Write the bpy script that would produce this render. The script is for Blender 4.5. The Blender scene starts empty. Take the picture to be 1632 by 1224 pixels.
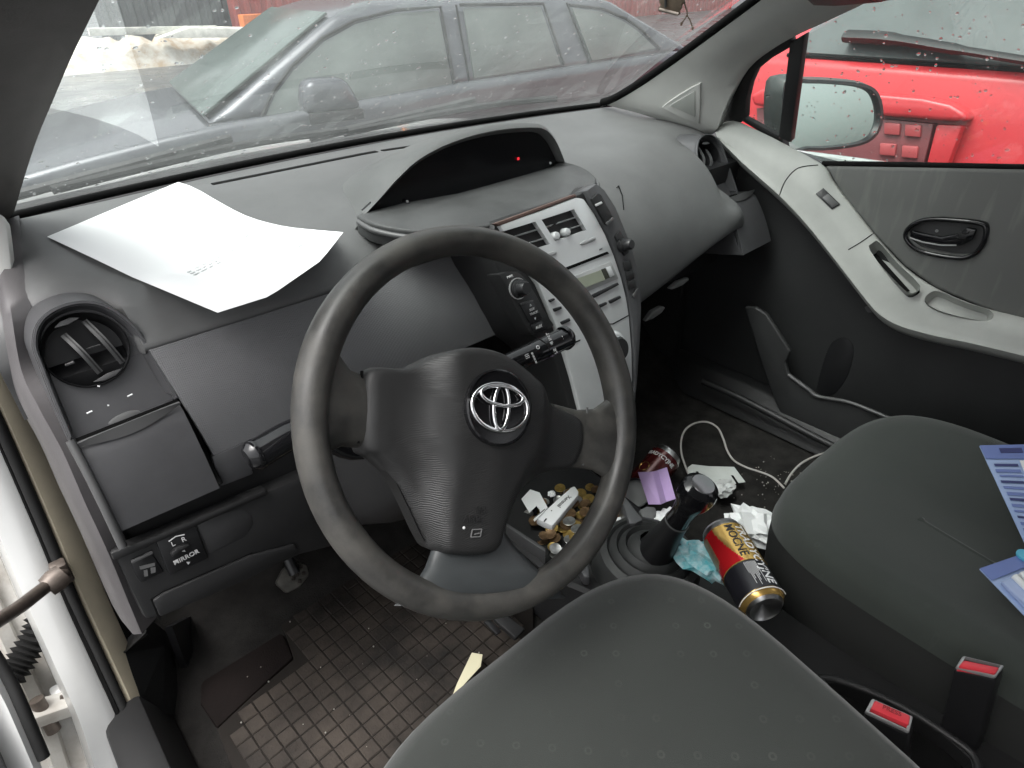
import bpy, bmesh, math, random
from mathutils import Vector as V, Matrix
random.seed(7)
S = bpy.context.scene
COL = S.collection
rad = math.radians

# ------------------------------------------------------------------ camera
CW, CH, CF = 1632.0, 1224.0, 1038.7
CP = V((-.6416, -.396, 1.2695))
_yaw, _pit, _rol = rad(41.21), rad(32.06), rad(-1.394)
_f = V((math.sin(_yaw)*math.cos(_pit), math.cos(_yaw)*math.cos(_pit), -math.sin(_pit)))
_r0 = V((math.cos(_yaw), -math.sin(_yaw), 0))
_u0 = _r0.cross(_f)
_r = _r0*math.cos(_rol) + _u0*math.sin(_rol)
_u = _u0*math.cos(_rol) - _r0*math.sin(_rol)
cd = bpy.data.cameras.new('camera'); cam = bpy.data.objects.new('camera', cd); COL.objects.link(cam)
cd.sensor_fit = 'HORIZONTAL'; cd.sensor_width = 36; cd.lens = 36*CF/CW
cd.clip_start = .02; cd.clip_end = 2000
cam.matrix_world = Matrix(((_r.x, _u.x, -_f.x, CP.x), (_r.y, _u.y, -_f.y, CP.y), (_r.z, _u.z, -_f.z, CP.z), (0, 0, 0, 1)))
S.camera = cam

# ------------------------------------------------------------------ sky, sun, exposure
SUN_EL, SUN_AZ = rad(66), rad(-75)          # azimuth from +y towards +x
w = bpy.data.worlds.new('World'); S.world = w; w.use_nodes = True
nt = w.node_tree; bg = nt.nodes['Background']
sky = nt.nodes.new('ShaderNodeTexSky'); sky.sky_type = 'NISHITA'; sky.sun_disc = False
sky.sun_elevation = SUN_EL; sky.sun_rotation = SUN_AZ; sky.dust_density = 6; sky.air_density = 1.0
hs = nt.nodes.new('ShaderNodeHueSaturation'); hs.inputs['Saturation'].default_value = .12
nt.links.new(sky.outputs[0], hs.inputs['Color']); nt.links.new(hs.outputs[0], bg.inputs[0])
bg.inputs[1].default_value = .15
sl = bpy.data.lights.new('sun', 'SUN'); so = bpy.data.objects.new('sun', sl); COL.objects.link(so)
sl.energy = .8; sl.angle = rad(45); sl.color = (1, .97, .93)
sd = V((math.sin(SUN_AZ)*math.cos(SUN_EL), math.cos(SUN_AZ)*math.cos(SUN_EL), math.sin(SUN_EL)))
so.rotation_euler = sd.to_track_quat('Z', 'Y').to_euler(); so.location = (-3, 4, 8)
S.view_settings.view_transform = 'Standard'; S.view_settings.look = 'None'
S.view_settings.exposure = 1.3; S.view_settings.gamma = 1
S.cycles.max_bounces = 7; S.cycles.transparent_max_bounces = 16; S.cycles.diffuse_bounces = 4
S.cycles.glossy_bounces = 3; S.cycles.transmission_bounces = 4; S.cycles.use_denoising = True; S.cycles.adaptive_threshold = .03
S.cycles.caustics_reflective = False; S.cycles.caustics_refractive = False

# ------------------------------------------------------------------ helpers
def ray(px, py): return _f + _r*((px-CW/2)/CF) + _u*((CH/2-py)/CF)
def at(px, py, x=None, y=None, z=None, pl=None):
    v = ray(px, py)
    if x is not None: s = (x-CP.x)/v.x
    elif y is not None: s = (y-CP.y)/v.y
    elif z is not None: s = (z-CP.z)/v.z
    else: s = (pl[0]-CP).dot(pl[1])/v.dot(pl[1])
    return CP + v*s

def cr(p, n=8, closed=False):               # Catmull-Rom through points
    p = [V(q) for q in p]; m = len(p); out = []
    rng = range(m if closed else m-1)
    for i in rng:
        if closed: a, b, c, d = p[i-1], p[i], p[(i+1) % m], p[(i+2) % m]
        else: a, b, c, d = p[max(i-1, 0)], p[i], p[i+1], p[min(i+2, m-1)]
        for k in range(n):
            t = k/n
            out.append(.5*((2*b)+(c-a)*t+(2*a-5*b+4*c-d)*t*t+(3*b-a-3*c+d)*t**3))
    if not closed: out.append(p[-1])
    return out
def cr2(p, n=6, closed=True): return [(q.x, q.y) for q in cr([(a, b, 0) for a, b in p], n, closed)]
def resample(p, n):
    p = [V(q) for q in p]; L = [0]
    for a, b in zip(p, p[1:]): L.append(L[-1]+(b-a).length)
    out = []; j = 0
    for i in range(n):
        t = L[-1]*i/(n-1)
        while j < len(p)-2 and L[j+1] < t: j += 1
        k = (t-L[j])/max(L[j+1]-L[j], 1e-9); out.append(p[j].lerp(p[j+1], min(max(k, 0), 1)))
    return out

def link(name, me, par=None, mat=None):
    o = bpy.data.objects.new(name, me); COL.objects.link(o)
    if mat is not None and not me.materials: me.materials.append(mat)
    if par is not None:
        o.parent = par
        o.matrix_parent_inverse = Matrix.Translation(-par.location) if par.type == 'EMPTY' else Matrix.Identity(4)
    return o
def obj(name, bm, mat, par=None, ang=35, recalc=True):
    if recalc: bmesh.ops.recalc_face_normals(bm, faces=bm.faces)
    me = bpy.data.meshes.new(name); bm.to_mesh(me); bm.free()
    for p in me.polygons: p.use_smooth = True
    me.set_sharp_from_angle(angle=rad(ang))
    return link(name, me, par, mat)
def bev(bm, off, seg=2, ang=30):
    if off <= 0: return
    bm.normal_update()
    es = [e for e in bm.edges if len(e.link_faces) == 2 and e.calc_face_angle(0) > rad(ang)]
    bmesh.ops.bevel(bm, geom=es, offset=off, segments=seg, profile=.5, affect='EDGES', clamp_overlap=True)
def prism_bm(pts, vec, bm=None):
    bm = bm or bmesh.new(); vec = V(vec)
    a = [bm.verts.new(V(p)) for p in pts]; b = [bm.verts.new(V(p)+vec) for p in pts]
    n = len(a); bm.faces.new(a); bm.faces.new(b[::-1])
    for i in range(n): bm.faces.new((a[i], b[i], b[(i+1) % n], a[(i+1) % n]))
    return bm
def prism(name, pts, vec, mat, par=None, bevel=0, seg=2, ang=35):
    bm = prism_bm(pts, vec); bmesh.ops.recalc_face_normals(bm, faces=bm.faces); bev(bm, bevel, seg)
    return obj(name, bm, mat, par, ang)
def slab(name, px, pl, thick, mat, par=None, off=0, bevel=0, seg=2):
    """outline traced as it lies on plane pl=(point, normal), built with real thickness behind it"""
    n = pl[1].normalized(); p2 = (pl[0]+n*off, n)
    return prism(name, [at(a, b, pl=p2) for a, b in px], -n*thick, mat, par, bevel, seg)
def box(name, c, s, mat, par=None, bevel=.004, rot=None, seg=2):
    bm = bmesh.new(); bmesh.ops.create_cube(bm, size=1)
    M = Matrix.Translation(V(c)) @ (rot.to_4x4() if rot else Matrix.Identity(4)) @ Matrix.Diagonal((*s, 1))
    bmesh.ops.transform(bm, matrix=M, verts=bm.verts); bev(bm, bevel, seg)
    return obj(name, bm, mat, par)
def frames(p, closed=False):
    n = len(p); T = []
    for i in range(n):
        a = p[i-1] if (i or closed) else p[0]; b = p[(i+1) % n] if (i < n-1 or closed) else p[-1]
        T.append((b-a).normalized())
    up = V((0, 0, 1)) if abs(T[0].z) < .9 else V((1, 0, 0))
    N = [(up-T[0]*up.dot(T[0])).normalized()]
    for i in range(1, n):
        q = N[-1]-T[i]*N[-1].dot(T[i]); N.append(q.normalized())
    return T, N
def tube_bm(pts, r, n=10, closed=False, bm=None, flat=1.0):
    bm = bm or bmesh.new(); p = [V(q) for q in pts]; T, N = frames(p, closed); R = []
    for i, q in enumerate(p):
        rr = r[i] if isinstance(r, (list, tuple)) else r; B = T[i].cross(N[i])
        R.append([bm.verts.new(q+(N[i]*math.cos(a)*flat+B*math.sin(a))*rr) for a in (2*math.pi*k/n for k in range(n))])
    m = len(R)
    for i in range(m if closed else m-1):
        A, Bq = R[i], R[(i+1) % m]
        for k in range(n): bm.faces.new((A[k], A[(k+1) % n], Bq[(k+1) % n], Bq[k]))
    if not closed: bm.faces.new(R[0][::-1]); bm.faces.new(R[-1])
    return bm
def tube(name, pts, r, mat, par=None, n=10, closed=False, flat=1.0): return obj(name, tube_bm(pts, r, n, closed, flat=flat), mat, par, 50)
def basis(axis):
    a = V(axis).normalized(); t = V((0, 0, 1)) if abs(a.z) < .9 else V((1, 0, 0))
    x = t.cross(a).normalized(); return x, a.cross(x), a
def lathe(name, c, axis, prof, mat, par=None, n=28, ang=40, bm=None, keep=False):
    bm = bm or bmesh.new(); x, y, a = basis(axis); c = V(c); R = []
    for r, h in prof:
        if r < 1e-6: R.append([bm.verts.new(c+a*h)])
        else: R.append([bm.verts.new(c+a*h+(x*math.cos(t)+y*math.sin(t))*r) for t in (2*math.pi*k/n for k in range(n))])
    for A, B in zip(R, R[1:]):
        for k in range(n):
            q = [A[k % len(A)], A[(k+1) % len(A)], B[(k+1) % len(B)], B[k % len(B)]]
            q = [v for i, v in enumerate(q) if v not in q[:i]]
            if len(q) > 2: bm.faces.new(q)
    return bm if keep else obj(name, bm, mat, par, ang)
def loft(name, rows, mat, par=None, thick=0, ang=35, closed=False, cap=False, flip=False):
    bm = bmesh.new(); R = [[bm.verts.new(V(p)) for p in r] for r in rows]; n = len(R[0])
    for A, B in zip(R, R[1:]):
        for k in range(n if closed else n-1): bm.faces.new((A[k], A[(k+1) % n], B[(k+1) % n], B[k]))
    if cap: bm.faces.new(R[0]); bm.faces.new(R[-1])
    if thick:
        bmesh.ops.recalc_face_normals(bm, faces=bm.faces)
        bmesh.ops.solidify(bm, geom=bm.faces[:], thickness=thick)
    return obj(name, bm, mat, par, ang)
def cut(o, cbm):
    """carve a real opening: boolean difference, applied, cutter removed"""
    bmesh.ops.recalc_face_normals(cbm, faces=cbm.faces)
    cm = bpy.data.meshes.new('cutter'); cbm.to_mesh(cm); cbm.free(); c = bpy.data.objects.new('cutter', cm); COL.objects.link(c)
    m = o.modifiers.new('b', 'BOOLEAN'); m.object = c; m.operation = 'DIFFERENCE'; m.solver = 'EXACT'
    bpy.context.view_layer.update(); dg = bpy.context.evaluated_depsgraph_get()
    me = bpy.data.meshes.new_from_object(o.evaluated_get(dg)); o.modifiers.clear(); old = o.data; o.data = me
    bpy.data.meshes.remove(old); bpy.data.objects.remove(c); bpy.data.meshes.remove(cm)
    for p in me.polygons: p.use_smooth = True
    me.set_sharp_from_angle(angle=rad(35))
def tag(o, label, cat, group=None, kind=None):
    o['label'] = label
    if cat: o['category'] = cat
    if group: o['group'] = group
    o['kind'] = kind or 'thing'
    return o
def struct(o, label=None):
    o['kind'] = 'structure'
    if label: o['label'] = label
    return o
def thing(name, label, cat, loc=(0, 0, 0), group=None):
    o = bpy.data.objects.new(name, None); COL.objects.link(o); o.location = loc; o.empty_display_size = .05
    return tag(o, label, cat, group)
def text(name, s, size, c, xd, yd, mat, par=None, ext=.0004, shear=0, bold=0, sx=1):
    cu = bpy.data.curves.new(name, 'FONT'); cu.body = s; cu.size = size; cu.align_x = 'CENTER'; cu.align_y = 'CENTER'
    cu.extrude = ext; cu.shear = shear; cu.offset = bold; cu.resolution_u = 3
    t = bpy.data.objects.new(name, cu); COL.objects.link(t); bpy.context.view_layer.update()
    me = bpy.data.meshes.new_from_object(t.evaluated_get(bpy.context.evaluated_depsgraph_get()))
    bpy.data.objects.remove(t); bpy.data.curves.remove(cu)
    xd = V(xd).normalized(); yd = V(yd); yd = (yd-xd*yd.dot(xd)).normalized(); zd = xd.cross(yd)
    me.transform(Matrix(((xd.x*sx, yd.x, zd.x, c[0]), (xd.y*sx, yd.y, zd.y, c[1]), (xd.z*sx, yd.z, zd.z, c[2]), (0, 0, 0, 1))))
    me.materials.clear()
    return link(name, me, par, mat)
def smooth01(a, b, x):
    t = min(max((x-a)/(b-a), 0), 1); return t*t*(3-2*t)

# ------------------------------------------------------------------ materials
def newmat(name):
    m = bpy.data.materials.new(name); m.use_nodes = True; t = m.node_tree
    return m, t, t.nodes, t.links, t.nodes['Principled BSDF']
def mat(name, col, rough=.5, spec=.5, metal=0, bump=0, bscale=600, var=.0, vscale=6, coat=0, col2=None, sheen=0, dirt=None, rvar=.0, world=False):
    m, t, N, L, P = newmat(name)
    P.inputs['Base Color'].default_value = (*col, 1); P.inputs['Roughness'].default_value = rough
    P.inputs['Specular IOR Level'].default_value = spec; P.inputs['Metallic'].default_value = metal
    P.inputs['Coat Weight'].default_value = coat; P.inputs['Coat Roughness'].default_value = .06
    if sheen: P.inputs['Sheen Weight'].default_value = sheen; P.inputs['Sheen Roughness'].default_value = .5
    tc = N.new('ShaderNodeTexCoord'); src = N.new('ShaderNodeNewGeometry').outputs['Position'] if world else tc.outputs['Object']
    if var or col2 or rvar:
        n = N.new('ShaderNodeTexNoise'); n.inputs['Scale'].default_value = vscale; n.inputs['Detail'].default_value = 6; n.inputs['Roughness'].default_value = .65
        L.new(src, n.inputs['Vector'])
        mx = N.new('ShaderNodeMix'); mx.data_type = 'RGBA'
        c2 = col2 or tuple(min(c*(1+var*2), 1) for c in col); c1 = col if col2 else tuple(c*(1-var) for c in col)
        mx.inputs[6].default_value = (*c1, 1); mx.inputs[7].default_value = (*c2, 1)
        rp = N.new('ShaderNodeMapRange'); rp.inputs[1].default_value = .35; rp.inputs[2].default_value = .68
        L.new(n.outputs['Fac'], rp.inputs[0]); L.new(rp.outputs[0], mx.inputs[0]); L.new(mx.outputs[2], P.inputs['Base Color'])
        if rvar:
            r2 = N.new('ShaderNodeMapRange'); r2.inputs[3].default_value = rough-rvar; r2.inputs[4].default_value = rough+rvar
            L.new(rp.outputs[0], r2.inputs[0]); L.new(r2.outputs[0], P.inputs['Roughness'])
    if bump:
        b = N.new('ShaderNodeTexNoise'); b.inputs['Scale'].default_value = bscale; b.inputs['Detail'].default_value = 2
        L.new(src, b.inputs['Vector'])
        bp = N.new('ShaderNodeBump'); bp.inputs['Strength'].default_value = bump; bp.inputs['Distance'].default_value = .001
        L.new(b.outputs['Fac'], bp.inputs['Height']); L.new(bp.outputs[0], P.inputs['Normal'])
    return m
def glass(name, tint, refl=1.0, film=0):
    """thin clear sheet: Schlick mirror over a clear body, the same from both sides; film = share of greasy, wet haze"""
    m, t, N, L, P = newmat(name); N.remove(P); out = N['Material Output']
    g = N.new('ShaderNodeNewGeometry'); d = N.new('ShaderNodeVectorMath'); d.operation = 'DOT_PRODUCT'
    L.new(g.outputs['Normal'], d.inputs[0]); L.new(g.outputs['Incoming'], d.inputs[1])
    def M(op, a, b=None):
        n = N.new('ShaderNodeMath'); n.operation = op
        for i, q in enumerate((a, b)):
            if q is None: continue
            if isinstance(q, (int, float)): n.inputs[i].default_value = q
            else: L.new(q, n.inputs[i])
        return n.outputs[0]
    fr = M('MULTIPLY', M('ADD', M('MULTIPLY', M('POWER', M('SUBTRACT', 1, M('ABSOLUTE', d.outputs['Value'])), 5), .96), .04), refl)
    tr = N.new('ShaderNodeBsdfTransparent'); tr.inputs[0].default_value = (*tint, 1)
    gl = N.new('ShaderNodeBsdfGlossy'); gl.inputs['Roughness'].default_value = .0
    mx = N.new('ShaderNodeMixShader'); L.new(fr, mx.inputs[0]); L.new(tr.outputs[0], mx.inputs[1]); L.new(gl.outputs[0], mx.inputs[2])
    res = mx
    if film:
        df = N.new('ShaderNodeBsdfTranslucent'); df.inputs[0].default_value = (.8, .84, .83, 1)
        tc = N.new('ShaderNodeTexCoord'); nz = N.new('ShaderNodeTexNoise'); nz.inputs['Scale'].default_value = 5; nz.inputs['Detail'].default_value = 5
        L.new(tc.outputs['Object'], nz.inputs['Vector'])
        mr = N.new('ShaderNodeMapRange'); mr.inputs[1].default_value = .3; mr.inputs[2].default_value = .7; mr.inputs[3].default_value = film*.6; mr.inputs[4].default_value = film*1.4
        L.new(nz.outputs['Fac'], mr.inputs[0])
        m2 = N.new('ShaderNodeMixShader'); L.new(mr.outputs[0], m2.inputs[0]); L.new(mx.outputs[0], m2.inputs[1]); L.new(df.outputs[0], m2.inputs[2]); res = m2
    L.new(res.outputs[0], out.inputs[0])
    return m
M_dash = mat('dash_plastic', (.105, .106, .106), .55, .45, bump=.25, bscale=1500, var=.10, vscale=5)
M_dash2 = mat('dash_plastic_smooth', (.058, .058, .061), .42, .5, bump=.1, bscale=900, var=.10, vscale=9)
M_dark = mat('dark_plastic', (.014, .014, .0145), .5, .45, bump=.2, bscale=1200, var=.12)
M_black = mat('black_plastic', (.012, .012, .013), .38, .5, var=.15)
M_void = mat('black_gap', (.006, .006, .006), .8, .1)
M_gloss = mat('gloss_black', (.008, .008, .009), .12, .5)
M_rubber = mat('rubber_seal', (.015, .015, .015), .7, .3, bump=.2)
M_silver = mat('silver_paint', (.66, .67, .675), .36, .5, metal=.35, var=.04)
M_silver2 = mat('silver_trim', (.42, .42, .42), .35, .5, metal=.5)
M_chrome = mat('chrome', (.85, .85, .86), .08, .5, metal=1)
M_grey = mat('light_grey_trim', (.36, .37, .35), .55, .4, bump=.15, bscale=1500, var=.06, vscale=8)
M_greyP = mat('pillar_trim', (.52, .52, .50), .65, .35, bump=.2, bscale=1800, var=.05)
M_white = mat('white_car_paint', (.58, .585, .575), .25, .5, coat=.6, var=.03)
M_whited = mat('dirty_white_paint', (.60, .59, .56), .4, .5, var=.2, vscale=14, col2=(.38, .35, .31))
M_cream = mat('cream_weatherstrip', (.74, .66, .50), .6, .3, var=.08)
M_mark = mat('white_print', (.62, .62, .62), .5)
M_markg = mat('grey_print', (.14, .14, .14), .5)
M_lip = mat('lip_grey', (.085, .085, .086), .4, .5)  # mid grey for lips, edges and small trim parts

def mat_wheel():
    m, t, N, L, P = newmat('worn_wheel_rubber'); tc = N.new('ShaderNodeTexCoord')
    n1 = N.new('ShaderNodeTexNoise'); n1.inputs['Scale'].default_value = 16; n1.inputs['Detail'].default_value = 8; n1.inputs['Roughness'].default_value = .7
    n2 = N.new('ShaderNodeTexNoise'); n2.inputs['Scale'].default_value = 900
    for n in (n1, n2): L.new(tc.outputs['Object'], n.inputs['Vector'])
    mr = N.new('ShaderNodeMapRange'); mr.inputs[1].default_value = .42; mr.inputs[2].default_value = .62; L.new(n1.outputs['Fac'], mr.inputs[0])
    mx = N.new('ShaderNodeMix'); mx.data_type = 'RGBA'; mx.inputs[6].default_value = (.030, .0295, .028, 1); mx.inputs[7].default_value = (.062, .059, .053, 1)
    L.new(mr.outputs[0], mx.inputs[0]); L.new(mx.outputs[2], P.inputs['Base Color'])
    r = N.new('ShaderNodeMapRange'); r.inputs[3].default_value = .34; r.inputs[4].default_value = .6; L.new(mr.outputs[0], r.inputs[0]); L.new(r.outputs[0], P.inputs['Roughness'])
    b = N.new('ShaderNodeBump'); b.inputs['Strength'].default_value = .12; b.inputs['Distance'].default_value = .001
    ad = N.new('ShaderNodeMath'); ad.operation = 'ADD'; L.new(n1.outputs['Fac'], ad.inputs[0]); L.new(n2.outputs['Fac'], ad.inputs[1])
    L.new(ad.outputs[0], b.inputs['Height']); L.new(b.outputs[0], P.inputs['Normal'])
    return m
M_wheel = mat_wheel()
def mat_weave(name, col, scale, strength=.4, rough=.6, rot=0):
    m, t, N, L, P = newmat(name); P.inputs['Base Color'].default_value = (*col, 1); P.inputs['Roughness'].default_value = rough
    tc = N.new('ShaderNodeTexCoord'); mp = N.new('ShaderNodeMapping'); mp.inputs['Rotation'].default_value = (0, rot, 0)
    L.new(tc.outputs['Object'], mp.inputs[0]); hs_ = []
    for ax in ('X', 'Z'):
        wv = N.new('ShaderNodeTexWave'); wv.bands_direction = ax; wv.inputs['Scale'].default_value = scale; wv.inputs['Distortion'].default_value = .6; wv.inputs['Detail'].default_value = 1
        L.new(mp.outputs[0], wv.inputs['Vector']); hs_.append(wv.outputs['Fac'])
    ad = N.new('ShaderNodeMath'); ad.operation = 'ADD'; L.new(hs_[0], ad.inputs[0]); L.new(hs_[1], ad.inputs[1])
    b = N.new('ShaderNodeBump'); b.inputs['Strength'].default_value = strength; b.inputs['Distance'].default_value = .0008
    L.new(ad.outputs[0], b.inputs['Height']); L.new(b.outputs[0], P.inputs['Normal'])
    return m
M_weave = mat_weave('woven_panel', (.145, .146, .15), 150, .3)
def mat_ridge():
    m, t, N, L, P = newmat('ridged_airbag_cover'); P.inputs['Base Color'].default_value = (.019, .019, .019, 1); P.inputs['Roughness'].default_value = .5
    tc = N.new('ShaderNodeTexCoord'); wv = N.new('ShaderNodeTexWave'); wv.bands_direction = 'Z'; wv.inputs['Scale'].default_value = 190; wv.inputs['Distortion'].default_value = 5
    wv.inputs['Detail Scale'].default_value = .4; L.new(tc.outputs['Object'], wv.inputs['Vector'])
    n = N.new('ShaderNodeTexNoise'); n.inputs['Scale'].default_value = 14; L.new(tc.outputs['Object'], n.inputs['Vector'])
    mr = N.new('ShaderNodeMapRange'); mr.inputs[1].default_value = .4; mr.inputs[2].default_value = .6; L.new(n.outputs['Fac'], mr.inputs[0])
    mu = N.new('ShaderNodeMath'); mu.operation = 'MULTIPLY'; L.new(wv.outputs['Fac'], mu.inputs[0]); L.new(mr.outputs[0], mu.inputs[1])
    b = N.new('ShaderNodeBump'); b.inputs['Strength'].default_value = .4; b.inputs['Distance'].default_value = .0008
    L.new(mu.outputs[0], b.inputs['Height']); L.new(b.outputs[0], P.inputs['Normal'])
    return m
M_ridge = mat_ridge()
def mat_seat(name, col, dots):
    m, t, N, L, P = newmat(name); P.inputs['Roughness'].default_value = .85; P.inputs['Specular IOR Level'].default_value = .25
    P.inputs['Sheen Weight'].default_value = .25
    tc = N.new('ShaderNodeTexCoord')
    n = N.new('ShaderNodeTexNoise'); n.inputs['Scale'].default_value = 7; n.inputs['Detail'].default_value = 6; L.new(tc.outputs['Object'], n.inputs['Vector'])
    mx = N.new('ShaderNodeMix'); mx.data_type = 'RGBA'; mx.inputs[6].default_value = (*[c*.85 for c in col], 1); mx.inputs[7].default_value = (*[c*1.2 for c in col], 1)
    L.new(n.outputs['Fac'], mx.inputs[0])
    # small printed rings in a staggered grid
    mp = N.new('ShaderNodeMapping'); mp.inputs['Rotation'].default_value = (0, 0, rad(45)); mp.inputs['Scale'].default_value = (30, 30, 0)
    L.new(tc.outputs['Object'], mp.inputs[0]); vo = N.new('ShaderNodeTexVoronoi'); vo.inputs['Randomness'].default_value = 0; vo.inputs['Scale'].default_value = 1
    L.new(mp.outputs[0], vo.inputs['Vector'])
    r = N.new('ShaderNodeMath'); r.operation = 'COMPARE'; r.inputs[1].default_value = .085; r.inputs[2].default_value = .030; L.new(vo.outputs['Distance'], r.inputs[0])
    n2 = N.new('ShaderNodeTexNoise'); n2.inputs['Scale'].default_value = 9; L.new(tc.outputs['Object'], n2.inputs['Vector'])
    mr = N.new('ShaderNodeMapRange'); mr.inputs[1].default_value = .42; mr.inputs[2].default_value = .7; mr.inputs[4].default_value = dots; L.new(n2.outputs['Fac'], mr.inputs[0])
    mu = N.new('ShaderNodeMath'); mu.operation = 'MULTIPLY'; L.new(r.outputs[0], mu.inputs[0]); L.new(mr.outputs[0], mu.inputs[1])
    m2 = N.new('ShaderNodeMix'); m2.data_type = 'RGBA'; m2.inputs[7].default_value = (.075, .078, .072, 1)
    L.new(mu.outputs[0], m2.inputs[0]); L.new(mx.outputs[2], m2.inputs[6]); L.new(m2.outputs[2], P.inputs['Base Color'])
    f = N.new('ShaderNodeTexNoise'); f.inputs['Scale'].default_value = 1400; L.new(tc.outputs['Object'], f.inputs['Vector'])
    b = N.new('ShaderNodeBump'); b.inputs['Strength'].default_value = .3; b.inputs['Distance'].default_value = .001; L.new(f.outputs['Fac'], b.inputs['Height']); L.new(b.outputs[0], P.inputs['Normal'])
    return m
M_seat = mat_seat('grey_seat_cloth', (.0225, .0255, .0228), .45)
M_seatP = mat_seat('grey_seat_cloth_pale', (.031, .0365, .0318), .2)  # same seat cloth in a lighter tone with fainter rings
M_seatside = mat('seat_side_cloth', (.030, .031, .030), .85, .2, bump=.3, bscale=1400)
def mat_streak():
    m, t, N, L, P = newmat('door_cloth'); P.inputs['Roughness'].default_value = .85
    tc = N.new('ShaderNodeTexCoord'); mp = N.new('ShaderNodeMapping'); mp.inputs['Scale'].default_value = (1, 60, 9); mp.inputs['Rotation'].default_value = (rad(-12), 0, 0)
    L.new(tc.outputs['Object'], mp.inputs[0]); n = N.new('ShaderNodeTexNoise'); n.inputs['Scale'].default_value = 1; n.inputs['Detail'].default_value = 4; L.new(mp.outputs[0], n.inputs['Vector'])
    mr = N.new('ShaderNodeMapRange'); mr.inputs[1].default_value = .55; mr.inputs[2].default_value = .85; L.new(n.outputs['Fac'], mr.inputs[0])
    mx = N.new('ShaderNodeMix'); mx.data_type = 'RGBA'; mx.inputs[6].default_value = (.135, .138, .132, 1); mx.inputs[7].default_value = (.20, .205, .19, 1)
    L.new(mr.outputs[0], mx.inputs[0]); L.new(mx.outputs[2], P.inputs['Base Color'])
    f = N.new('ShaderNodeTexNoise'); f.inputs['Scale'].default_value = 1200; L.new(tc.outputs['Object'], f.inputs['Vector'])
    b = N.new('ShaderNodeBump'); b.inputs['Strength'].default_value = .3; b.inputs['Distance'].default_value = .001; L.new(f.outputs['Fac'], b.inputs['Height']); L.new(b.outputs[0], P.inputs['Normal'])
    return m
M_doorfab = mat_streak()
M_carpet = mat('carpet', (.018, .017, .016), .95, .1, bump=.8, bscale=500, var=.3, vscale=20)
M_mat = mat('dusty_rubber_mat', (.009, .0075, .0065), .75, .3, bump=.5, bscale=260, col2=(.046, .037, .030), vscale=10, world=True)
M_matb = mat('rubber_mat_groove', (.012, .0098, .0083), .8, .2)
M_paper = mat('white_paper', (.80, .81, .81), .8, .2)
M_glassW = glass('windshield_glass', (.91, .95, .935), 1.6, .05)
M_glassS = glass('side_glass', (.90, .95, .93), 1.0, .02)
def mat_drop():
    m, t, N, L, P = newmat('water_drop'); P.inputs['Transmission Weight'].default_value = 1; P.inputs['Roughness'].default_value = 0; P.inputs['IOR'].default_value = 1.33
    return m
M_drop = mat_drop()
# ------------------------------------------------------------------ ground and far setting
M_asph = mat('wet_asphalt', (.055, .056, .058), .35, .5, bump=.5, bscale=90, col2=(.09, .092, .094), vscale=1.5, rvar=.15)
M_road = mat('wet_road', (.075, .078, .08), .3, .5, bump=.4, bscale=80, var=.2, vscale=.8)
M_line = mat('road_paint', (.7, .7, .68), .5, var=.1)
gy = [-60, -10, .9, 1.3, 1.8, 2.3, 2.8, 4, 10, 40, 900]
gz = [0, 0, 0, -.04, -.14, -.24, -.29, -.3, -.3, -.3, -.3]
gx = [-900, -60, -12, -4, 0, 4, 12, 60, 900]
struct(loft('ground', [[(x, y, z) for x in gx] for y, z in zip(gy, gz)], M_asph, thick=.05), 'wet grey asphalt yard around the parked cars')
road = struct(loft('road', [[(x, y, -.296) for x in (-200, -20, 0, 20, 200)] for y in (9.0, 12, 15.2)], M_road, thick=.003), 'wet grey road beyond the parked cars')
for k in range(6):
    for yy, d in ((10.4, .0), (13.2, .7)):
        box('road_marking', (-4.5+k*2.6+d, yy, -.2895), (1.7, .14, .004), M_line, road, bevel=0)
M_corr = mat('red_sheet_metal', (.36, .075, .065), .45, .5, var=.12, vscale=.7)
M_corrg = mat('grey_sheet_metal', (.085, .092, .10), .45, .5, var=.15, vscale=.6)
M_pale = mat('pale_render', (.55, .56, .56), .8, .3, var=.06, vscale=.5)
def corrugated(name, a, b, h, m, par, pitch=.30, d=.06):
    a, b = V(a), V(b); L = (b-a).length; e = (b-a)/L; n = V((e.y, -e.x, 0)); pts = []; s = 0
    while s < L:
        for q, k in ((0, 0), (.35, 0), (.5, 1), (.85, 1)): pts.append(a+e*min(s+q*pitch, L)+n*d*k)
        s += pitch
    return loft(name, [[p for p in pts], [p+V((0, 0, h)) for p in pts]], m, par, thick=.004, ang=10)
wy = 19.0
hall = thing('red_hall', 'red corrugated metal hall behind the grey wagon', 'building', (20, wy, -.3))
corrugated('wall_sheet', (6.9, wy, -.3), (30.5, wy, -.3), 7, M_corr, hall)
box('plinth', (18.7, wy+.2, -.2), (23.6, .3, .3), M_pale, hall, .01)
prism('roof', [(6.7, wy-.3, 6.7), (30.8, wy-.3, 6.7), (30.8, wy+4, 8.2), (6.7, wy+4, 8.2)], (0, 0, .15), M_corrg, hall)
shed = thing('grey_shed', 'dark grey corrugated shed left of the red hall', 'building', (3, wy+.6, -.3))
corrugated('wall_sheet', (3.9, wy+.6, -.3), (7.1, wy+.3, -.3), 5, M_corrg, shed)
box('roof', (5.4, wy+2, 4.75), (3.6, 4, .15), M_corrg, shed, .01)
hse = thing('pale_building', 'pale rendered building far left beyond the road', 'building', (-4, 26, -.3))
box('wall', (-5, 27, 3), (17, 4, 6.6), M_pale, hse, .02)
prism('roof', [(-13.7, 24.8, 6.3), (3.7, 24.8, 6.3), (3.7, 27, 8), (-13.7, 27, 8)], (0, 0, .15), M_corrg, hse)
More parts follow.
